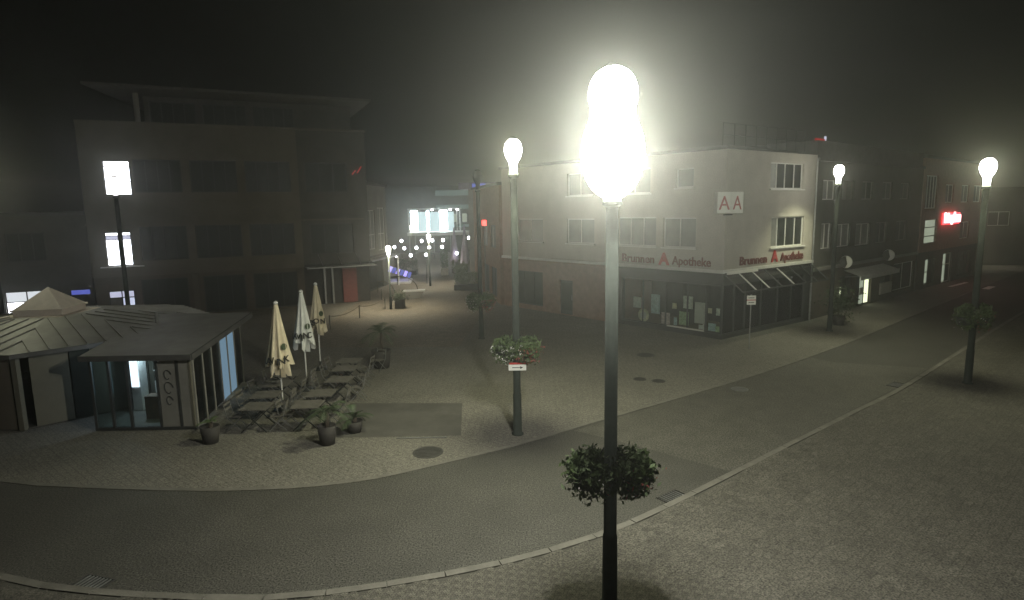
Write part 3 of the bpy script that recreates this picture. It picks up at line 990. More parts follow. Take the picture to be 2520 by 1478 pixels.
for a, b, c, d in ((4.45, 4.7, 5.442, 5.66), (5.2, 5.42, 5.442, 5.62), (6.7, 6.95, 5.442, 5.68), (6.1, 6.4, 4.7, 4.858)):
    MB().box(a, b, -.28, -.2, c, d).build('letters', 'neon_core', ne)
MB().box(4.4, 8.4, -.18, -.1, 4.74, 5.6).build('halo_box', 'neon_red', ne)
MB().box(4.6, 8.2, -.1, 0, 5.0, 5.1).build('bracket', 'dark_metal', ne)

# far end of the street
fe = facade('street_end_house', 'dark house closing the view at the end of the street', (46.0, 62.0), (72, 58))
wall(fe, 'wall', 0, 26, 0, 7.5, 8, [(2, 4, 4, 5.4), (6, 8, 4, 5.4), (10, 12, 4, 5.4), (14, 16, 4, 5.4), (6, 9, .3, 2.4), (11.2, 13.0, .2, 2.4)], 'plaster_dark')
for h in [(2, 4, 4, 5.4), (6, 8, 4, 5.4), (10, 12, 4, 5.4), (14, 16, 4, 5.4), (6, 9, .3, 2.4)]:
    window(fe, *h, n=2)
window(fe, 11.2, 13.0, .2, 2.4, n=2, frame='frame_dark', glass=lambda i, k: 'office_glow' if i == 1 else 'pane_dark')
MB().box(-.2, 26.2, -.2, 8.2, 7.504, 7.8).build('roof', 'roof_dark', fe)

# road markings far right
for i, (x0, y0, x1, y1, w, lb) in enumerate([(33.5, 46.2, 36.6, 48.6, .3, 'white dash painted across the road mouth, first of three'), (35.0, 44.6, 36.6, 46.0, .45, 'short broad white dash painted on the road, second of three'), (41.0, 47.4, 46.5, 52.2, .22, 'long white line painted on the road, last of three')]):
    a, b = Vector((x0, y0, 0)), Vector((x1, y1, 0))
    d = (b - a).normalized(); n = Vector((-d.y, d.x, 0)) * w / 2
    o = MB().poly([(*(a - n).xy, .036), (*(b - n).xy, .036), (*(b + n).xy, .036), (*(a + n).xy, .036)]).build('road_marking', 'white_paint')
    struct(o)

def tree(loc, h, r, label, seed, m='leaf_dark', n=3000, leaf=.14):
    t = thing('street_tree', label, 'tree', loc, 0, 'trees at the end of the street')
    rg = random.Random(seed)
    tr = MB().tube([(0, 0, 0), (.05, .03, h * .25), (.0, .08, h * .5), (.1, 0, h * .8)], .16, 8, .05)
    cents = []
    for k in range(9):
        a = rg.uniform(0, 6.28)
        z = h * rg.uniform(.4, .85)
        q = Vector((math.cos(a) * r * rg.uniform(.35, .75), math.sin(a) * r * rg.uniform(.35, .75), z + h * rg.uniform(.03, .15)))
        tr.tube([(0, .05, z * .75), tuple(q * .55 + Vector((0, 0, z * .4))), tuple(q)], .05, 6, .015)
        cents.append((q, r * rg.uniform(.3, .5)))
    cents.append((Vector((0, 0, h * .88)), r * .5))
    tr.build('trunk', 'bark', t, True)
    def pt(g):
        c, rr = g.choice(cents)
        p = Vector((g.gauss(0, 1), g.gauss(0, 1), g.gauss(0, .8))).normalized() * rr * g.random() ** .4
        return c + p
    v, f = leafcloud(n, pt, leaf, seed + 5)
    rawmesh('crown', v, f, m, t)
tree((44.0, 47.0, .1), 6.2, 2.6, 'dark leafy tree on the right behind the post with the dim basket', 21)
tree((49.5, 52.5, .1), 7, 3.0, 'dark leafy tree farther up the street, at the right edge', 22)
tree((40.5, 56.5, .012), 5, 2.0, 'small dark tree beside the far lamp', 23)

# plants by the shop corner (dark shrubs at 2040,700)
t = thing('potted_shrub', 'dark leafy shrub in a tub before the dark house', 'shrub', (17.55, 32.3, .012))
MB().lathe([(.22, 0), (.3, .02), (.36, .5), (.33, .5), (.3, .42)], seg=16).build('tub', 'pot_dark', t, True)
v, f = leafcloud(900, lambda g: (g.gauss(0, .35), g.gauss(0, .35), 1.25 + g.gauss(0, .42)), .08, 31)
rawmesh('foliage', v, f, 'leaf_dark', t, 'stuff')
MB().tube([(0, 0, .4), (.02, .02, 1.2)], .03).build('stem', 'bark', t)

# ------------------------------------------------------------------ big left building
BP0, BP1 = (-25.87, 36.8), (-11.03, 43.64)
lb = facade('office_building', 'large curved beige office building with strip windows, two lit, and a roof overhang', BP0, BP1)
BL = math.dist(BP0, BP1)
F2 = [(1.25, 2.62, 3.45, 5.5)]
F3 = [(1.55, 2.95, 7.75, 9.8)]
u = 3.1
strips = [(3.1, 5.7), (6.2, 8.9), (9.4, 12.2)]
h2 = F2 + [(a, b, 3.7, 5.8) for a, b in strips]
h3 = F3 + [(a, b, 7.9, 9.9) for a, b in strips] + [(13.2, 16.0, 7.9, 9.9)]
wall(lb, 'wall', 0.4, 12.7, 2.75, 12.0, 12, h2 + [h for h in h3 if h[1] < 12.7], 'stone_beige')
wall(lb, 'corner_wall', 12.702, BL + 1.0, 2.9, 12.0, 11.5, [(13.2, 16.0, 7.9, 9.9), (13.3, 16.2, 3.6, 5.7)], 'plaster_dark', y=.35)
# ground floor
g = [(1.1, 2.5, .1, 1.9), (2.9, 5.5, .1, 2.5), (6.4, 8.9, .1, 2.5), (9.4, 12.2, .1, 2.5)]
wall(lb, 'ground_floor_wall', .45, 12.68, 0, 2.748, 11.8, g, 'stone_brown', y=.1)
for i, (a, b) in enumerate(strips):
    window(lb, a, b, 3.7, 5.8, n=4, frame='frame_dark', glass='pane_dark')
    window(lb, a, b, 7.9, 9.9, n=4, frame='frame_dark', glass='pane_dark')
window(lb, 1.25, 2.62, 3.45, 5.5, n=2, frame='frame_dark', glass=lambda i, k: 'room_dim' if k == 2 else 'room_glow', transom=[3.85, 5.05, 5.3], fw=.045)
window(lb, 1.55, 2.95, 7.75, 9.8, n=1, frame='frame_dark', glass='room_glow', transom=[8.55, 9.45], fw=.05)
window(lb, 13.2, 16.0, 7.9, 9.9, y=.5, n=3, frame='frame_dark', glass='pane_dark')
window(lb, 13.3, 16.2, 3.6, 5.7, y=.5, n=3, frame='frame_dark', glass='pane_dark')
MB().box(.9, 3.2, -.25, -.003, 3.36, 3.42).build('window_ledge', 'frame_white', lb)
MB().box(.35, BL + .6, -.12, -.002, 5.95, 6.05).build('string_course', 'stone_beige', lb)
window(lb, 1.1, 2.5, .1, 1.9, y=.2, n=2, frame='frame_dark', glass=lambda i, k: 'room_dim' if k == 1 else 'shop_cool' if i == 1 else 'pane_curtain', transom=1.45)
for a, b in ((2.9, 5.5), (6.4, 8.9), (9.4, 12.2)):
    window(lb, a, b, .1, 2.5, y=.2, n=3, frame='frame_dark', glass='pane_dark')
MB().box(5.78, 6.12, -.05, .09, 0, 2.7).build('column', 'stone_beige', lb)
# recessed entrance with glass canopy and red panel
MB().box(12.72, BL + .9, .5, .6, 0, 2.89).build('entrance_wall', 'interior_dark', lb)
MB().box(15.3, 16.3, .3, .45, .05, 2.5).build('red_panel', 'red_brown', lb)
for uu in (14.0, 14.55):
    MB().box(uu, uu + .12, .3, .45, 0, 2.6).build('jamb', 'grey_metal', lb)
cp = MB().box(12.8, BL + 1.2, -.9, .3, 2.68, 2.76).build('entrance_canopy', 'grey_metal', lb)
for i in range(3):
    MB().bar((13.9 + i * 1.3, -.7, 2.76), (13.7 + i * 1.3, .33, 3.6), .03).build('stay', 'grey_metal', cp)
# yellowish panel beside the entrance
MB().box(10.6, 12.6, -.03, -.002, 2.76, 3.62).build('facade_panel', 'stone_beige', lb)
# roof terrace storey and flying roof
att = [(4.2, 6.8, 12.15, 13.6), (7.2, 9.8, 12.15, 13.6), (10.2, 12.8, 12.15, 13.6)]
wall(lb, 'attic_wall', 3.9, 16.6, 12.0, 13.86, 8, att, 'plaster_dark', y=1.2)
for h in att:
    window(lb, *h, y=1.32, n=4, frame='frame_dark', glass='pane_dark')
MB().prism([(1.2, -1.6), (17.6, -1.2), (17.6, 9), (3.6, 9)], 13.9, 14.05).build('flying_roof', 'plaster_dark', lb)
MB().tube([(3.6, .5, 12.0), (3.6, .5, 13.9)], .16, 10).build('column', 'plaster_grey', lb)
MB().box(.38, BL + 1.02, -.03, .2, 12.002, 12.14).build('parapet_cap', 'stone_beige', lb)
nn = thing('neon_letters', 'dim red neon strokes high on the office building corner', 'sign', (BP0[0], BP0[1], 0), lb.rotation_euler.z)
MB().bar((16.35, .25, 9.1), (16.6, .25, 9.4), .14, .05).build('stroke', 'red_dim', nn)
MB().bar((16.7, .25, 9.2), (17.0, .25, 9.65), .16, .05).build('stroke', 'red_dim', nn)
MB().box(16.4, 17.0, .28, .35, 9.3, 9.36).build('bracket', 'dark_metal', nn)

# dark house far left behind the kiosk with lit shop fascia
fl = facade('side_street_house', 'low dark house behind the kiosk with white lit shop fascia', (-42, 30.5), (-25.9, 37.5))
FL = math.dist((-42, 30.5), (-25.9, 37.5))
fh = [(2 + i * 2.3, 3.9 + i * 2.3, 3.9, 5.6) for i in range(6)]
fg = [(10.6, 12.9, .2, 2.15), (13.1, 15.2, .2, 2.15)]
wall(fl, 'wall', 0, FL, 0, 6.6, 8, fh + fg, 'plaster_dark')
for h in fh:
    window(fl, *h, n=3, frame='frame_dark', glass='pane_dark')
for h in fg:
    window(fl, *h, n=2, y=.15, frame='frame_dark', glass=lambda i, k: 'fascia_glow' if k == 1 else ('shop_cool' if i else 'room_glow'), transom=1.5)
MB().box(-.2, FL, -.2, 8, 6.604, 6.8).build('roof', 'roof_dark', fl)
bs = thing('blue_sign', 'small blue lit sign between kiosk roof and office building', 'sign', (-25.2, 35.4, 0), R(22))
MB().box(-.45, .45, -.1, 0, 2.0, 2.25).build('panel', 'blue_dim', bs)
MB().box(-.05, .05, .002, .9, 2.1, 2.15).build('bracket', 'dark_metal', bs)

# ------------------------------------------------------------------ kiosk
ks = thing('kiosk', 'low glazed cafe kiosk with seamed metal roof and white roof lantern', 'kiosk', (-16.9, 22.4, 0))
OC = (-16.9, 22.4)
def octo(r, rot=22.5):
    return [(r * math.cos(R(rot + 45 * i)), r * math.sin(R(rot + 45 * i))) for i in range(8)]
RW = 4.4 / math.cos(R(22.5))
RE = 4.75 / math.cos(R(22.5))
o8 = octo(RW)
# wall posts and infill of the octagon: facets seen are 4..7
for i in range(8):
    a, b = Vector((*o8[i], 0)), Vector((*o8[(i + 1) % 8], 0))
    MB().bar((a.x, a.y, 0.03), (a.x, a.y, 2.32), .16).build('post', 'stone_beige', ks)
    d = (b - a).normalized()
    nrm = Vector((d.y, -d.x, 0))
    L = (b - a).length
    mid = (a + b) / 2
    for k, (s0, s1, m) in enumerate(((.09, .36, 'stone_beige'), (.37, .52, 'pane_dark'), (.53, .78, 'stone_beige'), (.79, L / L - .04, 'stone_brown'))):
        p, q = a + d * L * s0, a + d * L * s1
        MB().bar((p.x, p.y, 1.17), (q.x, q.y, 1.17), .06, 2.2).build('wall_panel', m, ks)
MB().prism(octo(RW + .02), 0.031, .07).build('plinth', 'joint', ks)
MB().prism(octo(RE), 2.33, 2.47).build('eave', 'roof_dark', ks)
# seamed roof: eight facets, with ribs
oe = octo(RE + .03)
oi = octo(1.5)
rf = MB()
for i in range(8):
    j = (i + 1) % 8
    rf.poly([(*oe[i], 2.48), (*oe[j], 2.48), (*oi[j], 2.98), (*oi[i], 2.98)])
rf.poly([(*p, 2.98) for p in oi])
roof = rf.build('roof', 'roof_zinc', ks)
for i in range(8):
    j = (i + 1) % 8
    A, B = Vector((*oe[i], 2.49)), Vector((*oe[j], 2.49))
    C2, D2 = Vector((*oi[i], 2.99)), Vector((*oi[j], 2.99))
    for k in range(1, 8):
        t_ = k / 8
        p = A.lerp(B, t_)
        # seams run up the slope, parallel
        m0 = (A + B) / 2; m1 = (C2 + D2) / 2
        up = m1 - m0
        off = p - m0
        half_i = (D2 - C2).length / 2
        full = (B - A).length / 2
        s = off.length
        frac = 1.0 if s <= half_i else (full - s) / (full - half_i)
        if frac > .06:
            MB().bar(tuple(p + Vector((0, 0, .012))), tuple(p + up * frac + Vector((0, 0, .012))), .035, .04).build('seam', 'roof_zinc', roof)
# roof lantern
lt = MB().box(-.8, .8, -.8, .8, 2.9, 3.16).build('lantern_box', 'lantern_white', ks)
lt.rotation_euler.z = R(8)
lt2 = MB().box(-.86, .86, -.86, .86, 3.162, 3.23).build('lantern_rim', 'lantern_white', ks)
lt2.rotation_euler.z = R(8)
pyr = MB()
pyr.v = [(-.8, -.8, 3.232), (.8, -.8, 3.232), (.8, .8, 3.232), (-.8, .8, 3.232), (0, 0, 3.95)]
pyr.f = [(0, 1, 4), (1, 2, 4), (2, 3, 4), (3, 0, 4)]
py = pyr.build('lantern_top', 'lantern_white', ks)
py.rotation_euler.z = R(8)
for o in (lt, lt2, py):
    o.location.x = -.25
MB().box(-1.35, .85, -1.1, 1.1, 2.9, 2.99).build('lantern_kerb', 'lantern_white', ks)
MB().tube([(4.0, -.6, 2.55), (4.0, -.6, 3.05)], .06).build('vent_pipe', 'grey_metal', ks)
# entrance wing in front and to the right
wx0, wx1 = -12.75 - OC[0], -9.72 - OC[0]
wy0, wy1 = 17.85 - OC[1], 22.9 - OC[1]
MB().poly([(wx0 - .1, wy0 - .25, 2.40), (wx1 + .2, wy0 - .25, 2.40), (wx1 - .35, wy1 + .3, 2.72), (wx0 - 1.1, wy1 + .3, 2.72)]).build('wing_roof', 'roof_zinc', ks)
MB().bar((wx0 - .1, wy0 - .26, 2.33), (wx1 + .2, wy0 - .26, 2.33), .06, .16).build('fascia', 'roof_dark', ks)
MB().bar((wx1 + .21, wy0 - .26, 2.33), (wx1 - .34, wy1 + .3, 2.63), .06, .18).build('fascia', 'roof_dark', ks)
for (a, b, m) in ((0, .5, 'glass_tint'), (.56, 1.05, 'glass_tint'), (1.11, 1.9, 'glass')):
    MB().box(wx0 + .08 + a, wx0 + .08 + b, wy0, wy0 + .02, .12, 2.26).build('glass_pane', m, ks)
for a in (0, .53, 1.08, 1.98, 2.6, 2.98):
    MB().box(wx0 + a, wx0 + a + .07, wy0 - .03, wy0 + .05, .03, 2.3).build('post', 'frame_dark' if a not in (2.98,) else 'stone_beige', ks)
MB().box(wx0, wx1 + .04, wy0 - .04, wy0 + .06, .03, .115).build('threshold', 'frame_dark', ks)
sp = MB().box(wx0 + 2.06, wx0 + 2.59, wy0 - .01, wy0 + .03, .12, 2.26).build('sign_panel', 'plaster_grey', ks)
sw = MB()
for cz, rr in ((1.75, .12), (1.35, .15), (.95, .11)):
    cxp = wx0 + 2.33
    sw.tube([(cxp + rr * math.cos(q * .5) * (1 - q * .04), wy0 - .022, cz + rr * math.sin(q * .5) * (1 + q * .03)) for q in range(12)], .014, 5)
sw.build('script', 'black_paint', sp)
MB().box(wx0 + 2.68, wx0 + 2.97, wy0 - .01, wy0 + .03, .12, 2.26).build('sign_panel', 'plaster_grey', ks)
# right glazed side
ra, rb_ = Vector((wx1 + .02, wy0 + .1, 0)), Vector((-10.45 - OC[0], wy1, 0))
nR = 6
for k in range(nR + 1):
    p = ra.lerp(rb_, k / nR)
    MB().bar((p.x, p.y, .03), (p.x, p.y, 2.36 + .27 * k / nR), .07).build('post', 'plaster_grey', ks)
    if k < nR:
        q = ra.lerp(rb_, (k + 1) / nR)
        hh = 2.2 + .25 * k / nR
        MB().bar((p.x, p.y, .1 + hh / 2), (q.x, q.y, .1 + hh / 2), .02, hh).build('glass_pane', 'kiosk_cool' if k in (3, 4) else 'glass_tint', ks)
# interior: floor, back wall, counter, cool light from a fridge
MB().box(wx0 + .02, wx1 - .3, wy0 + .1, wy1 - .1, .035, .06).build('floor_slab', 'plaster_grey', ks)
MB().box(wx0 - .3, wx1 - .75, wy1 - .02, wy1 + .05, .05, 2.5).build('back_wall', 'plaster_grey', ks)
MB().box(wx0 + 1.0, wx0 + 1.6, wy0 + .9, wy0 + 1.3, .06, .8).build('counter', 'shelf_wood', ks)
MB().box(wx0 + .12, wx0 + .42, wy0 + 1.7, wy0 + 2.1, .08, 2.0).build('fridge', 'white_metal', ks)
MB().box(wx0 + .15, wx0 + .39, wy0 + 1.66, wy0 + 1.69, .9, 1.9).build('fridge_light', 'fridge_glow', ks)
MB().box(wx0 + .6, wx0 + 1.5, wy0 + 2.2, wy0 + 2.6, .06, .95).build('shelf', 'white_metal', ks)
for i in range(3):
    MB().box(wx0 + .66 + .28 * i, wx0 + .7 + .28 * i, wy0 + 2.3, wy0 + 2.34, .95, 1.9).build('shelf_post', 'white_paint', ks)
MB().box(wx0 + .6, wx0 + 1.5, wy0 + 2.2, wy0 + 2.5, 1.3, 1.33).build('shelf', 'white_paint', ks)
for i in range(4):
    xx = wx0 + .9 + .32 * i
    MB().tube([(xx, wy0 + 3.4, .06), (xx, wy0 + 3.4, .75)], .02, 6).lathe([(.17, .75), (.17, .79)], cx=xx, cy=wy0 + 3.4, seg=12).build('stool', 'grey_metal', ks)

bulb(ks, 1.95, 0, 45, (0.62, 0.82, 1.0))  # added unseen cool light, brightens the kiosk interior
for o in ks.children:
    if o.type == 'LIGHT':
        o.location = (wx0 + .75, wy0 + 1.5, 2.0)
# ------------------------------------------------------------------ terrace: parasols, tables, chairs, pots
def parasol(loc, top, hem, r, label, m, letters, seed, tail):
    t = thing('closed_parasol', label, 'parasol', loc, 0, 'closed parasols on the terrace')
    MB().tube([(0, 0, 0), (0, 0, top - .05)], .028).build('pole', 'white_metal', t)
    MB().lathe([(.3, 0), (.3, .06), (.06, .09), (.05, .35)], seg=16).build('foot', 'dark_metal', t, True)
    rg = random.Random(seed)
    # pleated closed cloth: radius modulated by folds, hem uneven
    seg, rings = 48, 14
    v, f = [], []
    for k in range(rings + 1):
        tt = k / rings
        z = top - (top - hem) * tt
        rad = .05 + (r - .05) * (tt ** .85)
        for i in range(seg):
            a = 2 * math.pi * i / seg
            fold = math.cos(8 * a + seed) * .36 * tt + math.cos(16 * a + 2 * seed) * .10 * tt
            zz = z
            if tt > .75:
                zz += (math.cos(4 * a + seed * 1.7) * .16 + math.cos(8 * a + .5) * .10) * (tt - .75) / .25
            rr = rad * (1 + fold)
            v.append((rr * math.cos(a), rr * math.sin(a), zz))
    for k in range(rings):
        for i in range(seg):
            j = (i + 1) % seg
            f.append((k * seg + i, k * seg + j, (k + 1) * seg + j, (k + 1) * seg + i))
    mbp = MB(); mbp.v, mbp.f = v, f
    mbp.f.append(tuple(range(seg)))
    cl = mbp.build('canopy', m, t, True)
    MB().lathe([(.07, top - .06), (.08, top), (.03, top + .05)], seg=12).build('finial', 'white_metal', t, True)
    # hanging corner tails
    for k in range(2):
        a = tail + k * 1.1
        x, y = .55 * r * math.cos(a), .55 * r * math.sin(a)
        MB().prism([(x - .08, y - .02), (x + .08, y - .05), (x + .05, y + .05), (x - .06, y + .05)], hem - .2 - .1 * k, hem + .25).build('flap', m, t)
    # printed letters on the hem facing the street
    nL = len(letters)
    for i, ch in enumerate(letters):
        if ch == ' ':
            continue
        a = R(-90) + (i - (nL - 1) / 2) * R(100) / max(1, nL - 1)
        zz = hem + .22
        rr = r * 1.36
        o = text_obj('letter', ch, .3, 'black_paint', t, (rr * math.cos(a), rr * math.sin(a), zz + rg.uniform(-.04, .04)), rot=(R(90), rg.uniform(-.15, .15), a + R(90)), extrude=.002, bold=.008)
    # dark crest on one side
    c = MB().lathe([(.1, -.003), (.11, 0), (.1, .003)], seg=18).build('crest', 'leaf_dark', t)
    a = R(-35)
    c.location = (r * .9 * math.cos(a), r * .9 * math.sin(a), hem + (top - hem) * .34)
    c.rotation_euler = (R(82), 0, a + R(90))
    return t
parasol((-7.68, 19.57, .012), 3.62, 1.45, .32, 'cream closed parasol nearest the street with dark letters on its hem', 'cloth_cream', 'LAVINK', 3, R(-100))
parasol((-7.64, 21.88, .012), 3.68, 1.75, .29, 'whiter closed parasol between the two cream ones', 'cloth_white', 'LAVINC', 5, R(-80))
parasol((-8.04, 24.8, .012), 3.6, 1.75, .27, 'cream closed parasol farthest from the street', 'cloth_cream', 'ESSO N', 8, R(-60))

def make_table():
    t = thing('folding_table', 'x', 'table')
    for i in range(7):
        MB().box(-.42, .42, -.4 + i * .115, -.4 + i * .115 + .1, .70, .725).build('slat', 'wood_slat', t)
    MB().box(-.38, -.34, -.4, .4, .66, .698).box(.34, .38, -.4, .4, .66, .698).build('rail', 'dark_metal', t)
    for y in (-.33, .33):
        MB().bar((-.38, y, 0), (.34, y, .67), .03).build('leg', 'dark_metal', t)
        MB().bar((.38, y + .035, 0), (-.34, y + .035, .67), .03).build('leg', 'dark_metal', t)
    return t
def make_chair():
    t = thing('folding_chair', 'x', 'chair')
    for i in range(4):
        MB().box(-.2, .2, -.19 + i * .1, -.19 + i * .1 + .08, .44, .46).build('slat', 'wood_slat', t)
    for s in (-.215, .215):
        MB().bar((s, -.24, 0), (s, .2, .44), .022).bar((s, .2, .44), (s, .3, .88), .022).build('leg', 'grey_metal', t)
        MB().bar((s * .9, .28, 0), (s * .9, -.18, .45), .022).build('leg', 'grey_metal', t)
    for z, y in ((.68, .255), (.82, .285)):
        MB().box(-.225, .225, y - .01, y + .012, z - .035, z + .035).build('backrest', 'wood_slat', t)
    return t
TA = [(-7.75, 17.75), (-7.95, 18.95), (-8.05, 20.2), (-8.15, 21.5)]
TB = [(-6.25, 17.85), (-6.2, 19.0), (-6.05, 20.6), (-6.25, 22.1), (-6.4, 23.3)]
tb, chp = make_table(), make_chair()
first_t = first_c = True
for row, (lst, rn) in enumerate(((TA, 'beside the kiosk glass'), (TB, 'on the lane side'))):
    for i, (x, y) in enumerate(lst):
        o = tb if first_t else copy_tree(tb)
        first_t = False
        o.location = (x, y, .03)
        o.rotation_euler = (0, 0, R(random.uniform(-5, 5)))
        tag(o, f'{ORD[i]} slatted folding table from the street in the row {rn}', 'table', 'terrace tables')
        for s, nm in ((-1, 'kiosk'), (1, 'lane')):
            c = chp if first_c else copy_tree(chp)
            first_c = False
            c.location = (x + s * .62, y + random.uniform(-.06, .06), .03)
            c.rotation_euler = (0, 0, R(90 if s < 0 else -90) + R(random.uniform(-12, 12)))
            tag(c, f'folding chair at the {nm} side of {ORD[i]} table from street, row {rn}', 'chair', 'terrace chairs')
c = copy_tree(chp, None, (-5.55, 24.4, .012), R(-25))
tag(c, 'folding chair standing alone at the far end of the tables by the palm', 'chair', 'terrace chairs')

def palm(loc, label, h, n, fl, seed, pot='pot_dark', pr=.32, ph_=.55, m='leaf'):
    t = thing('potted_palm', label, 'palm', loc)
    rg = random.Random(seed)
    MB().lathe([(pr * .75, 0), (pr, ph_), (pr * .88, ph_), (pr * .84, ph_ * .9)], seg=14).build('pot', pot, t, True)
    MB().tube([(0, 0, ph_ * .6), (.03, .02, h)], .07, 8, .05).build('trunk', 'bark', t, True)
    for k in range(n):
        a = 2 * math.pi * k / n + rg.uniform(-.2, .2)
        el = rg.uniform(.2, 1.1)
        L = fl * rg.uniform(.75, 1.15)
        pts = []
        for q in range(9):
            s = q / 8
            rr = L * s * math.cos(el) * (1 - .12 * s)
            zz = h + L * (s * math.sin(el) - .75 * s * s * (1 - .35 * math.sin(el)))
            pts.append(Vector((rr * math.cos(a), rr * math.sin(a), zz)))
        mbf = MB()
        side = Vector((-math.sin(a), math.cos(a), 0))
        for q in range(8):
            mbf.poly([tuple(pts[q] - side * .008), tuple(pts[q + 1] - side * .006), tuple(pts[q + 1] + side * .006), tuple(pts[q] + side * .008)])
            for e in range(2):
                p = pts[q].lerp(pts[q + 1], e / 2)
                dirv = (pts[q + 1] - pts[q]).normalized()
                ll = fl * .28 * math.sin(math.pi * min(.95, (q + e / 2 + 1) / 9.5))
                for sgn in (-1, 1):
                    tip = p + side * sgn * ll * .8 + dirv * ll * .6 - Vector((0, 0, ll * .25))
                    mbf.poly([tuple(p), tuple(p + dirv * .035), tuple(tip)])
        mbf.build('frond', m, t)
    return t
palm((-5.52, 24.96, .012), 'tall potted palm with spreading fronds beside the far tables', 1.5, 13, 1.15, 41, pr=.42, ph_=.75, m='leaf_dark')
palm((-5.29, 16.5, .012), 'potted palm in a dark pot at the street end of the tables', .95, 11, .95, 42, pr=.27, ph_=.55, m='leaf_dark')
palm((-4.75, 17.4, .012), 'low arching palm on the dark patch behind the tables', .45, 9, .8, 44, pr=.25, ph_=.35, m='leaf_dark')
palm((-8.72, 16.75, .012), 'dark tub with a thin drooping plant by the kiosk corner', .6, 5, .45, 43, pr=.27, ph_=.5, m='leaf_pale')

# ------------------------------------------------------------------ lane: next building, stage, bulbs, hedges
lw = facade('lane_house', 'dark house along the lane past the office building with shop canopy', (-11.85, 47.0), (-10.9, 54.0))
LL = math.dist((-11.85, 47.0), (-10.9, 54.0))
hh = [(.6, 2.0, 3.4, 6.6), (2.6, 4.2, 3.4, 6.6), (4.8, 6.6, 3.2, 6.8)]
wall(lw, 'wall', 0, LL, 2.9, 8.6, 8, hh, 'plaster_grey')
wall(lw, 'ground_floor_wall', .02, LL - .02, 0, 2.898, 7.9, [(.5, 5.8, .05, 2.5)], 'plaster_dark', y=.06)
for h in hh:
    window(lw, *h, n=2, frame='frame_white', glass='pane_curtain', transom=4.6)
window(lw, .5, 5.8, .05, 2.5, y=.2, n=4, frame='frame_dark', glass='pane_dark')
MB().box(.2, LL, -1.1, -.003, 2.62, 2.74).build('canopy', 'grey_metal', lw)
MB().tube([(LL - .25, -.95, .012), (LL - .25, -.95, 2.62)], .07).build('column', 'white_paint', lw)
MB().box(-.1, LL + .1, -.2, 8, 8.604, 8.8).build('roof', 'roof_dark', lw)

# stage
sgp = thing('stage', 'brightly lit white stage with roof at the end of the lane', 'stage', (-9.9, 78, 0))
MB().box(-3.2, 5.4, -.4, 5, 3.35, 3.75).build('deck', 'white_metal', sgp)
for x in (-3.0, -.5, 2.2, 5.2):
    for y in (-.2, 4.6):
        MB().tube([(x, y, .03), (x, y, 3.35)], .06, 6).build('deck_leg', 'grey_metal', sgp)
MB().box(-3.0, 2.3, 4.4, 4.5, 3.75, 6.3).build('backdrop', 'stage_screen', sgp)
for x, w in ((-2.75, .45), (-.95, .16), (1.1, .5)):
    MB().box(x - w, x + w, 2.6, 2.75, 3.9, 6.5).build('light_wall', 'stage_glow', sgp)
MB().box(-3.1, 3.3, -.3, 4.6, 6.62, 6.76).build('roof', 'white_metal', sgp)
for x in (-3.0, 3.1):
    for y in (-.2, 4.5):
        MB().tube([(x, y, 3.76), (x, y, 6.62)], .05, 6).build('post', 'white_paint', sgp)
for x in (.0, 2.3, 3.2):
    MB().lathe([(.0, 6.45), (.16, 6.5), (.16, 6.6)], cx=x, cy=-.35, seg=10).build('spotlight', 'bulb_glow', sgp)

# festoon globes
rows = [([(-14.4, 80.5), (-11.6, 79.5), (-10.3, 80.1), (-9.0, 81.0)], 'string of globe lights under the stage, farthest of three'),
        ([(-12.7, 66.5), (-11.25, 64.3), (-10.05, 64.9), (-8.73, 65.1), (-7.42, 65.7)], 'middle string of globe lights across the lane'),
        ([(-10.12, 53.7), (-8.88, 53.9), (-7.59, 54.3)], 'nearest string of globe lights across the lane'),
        ([(-5.9, 86), (-4.2, 72), (-3.57, 55.7), (-4.95, 55.5)], 'string of globe lights along the hedge side')]
for pts, lbl in rows:
    st = thing('light_string', lbl, 'string lights', (0, 0, 0), 0, 'globe light strings in the lane')
    q = []
    for i in range(len(pts) - 1):
        a, b = Vector((*pts[i], 2.76)), Vector((*pts[i + 1], 2.76))
        for k in range(5):
            s = k / 5
            q.append(tuple(a.lerp(b, s) - Vector((0, 0, .18 * 4 * s * (1 - s) * -.6))))
    q.append((*pts[-1], 2.76))
    MB().tube(q, .012, 5).build('cable', 'black_paint', st)
    for x, y in pts:
        rr = .0028 * y * .9
        MB().lathe([(rr * .3, 2.6 - rr), (rr * .85, 2.6 - rr * .5), (rr, 2.6), (rr * .85, 2.6 + rr * .5), (rr * .3, 2.6 + rr)], cx=x, cy=y, seg=10).build('globe', 'bulb_glow', st, True)
    for x, y in (pts[0], pts[-1]):
        MB().tube([(x, y, .03), (x, y, 2.78)], .035, 6).build('post', 'dark_metal', st)

# long low building far behind with pale bands
gb = facade('parking_deck', 'long building behind the stage with pale green horizontal bands', (-30, 95), (6, 95))
wall(gb, 'wall', 0, 36, 0, 10.2, 10, [(20.2, 24.8, 4.6, 6.0)], 'plaster_dark')
for i, (a, b) in enumerate(((8.7, 9.5), (6.6, 7.3), (3.9, 4.3))):
    MB().box(18.5, 26.5, -.15, -.003, a, b).build('band', 'band_glow', gb)
window(gb, 20.2, 24.8, 4.6, 6.0, n=6, frame='frame_dark', glass=lambda i, k: 'office_glow' if i % 2 else 'pane_dark')

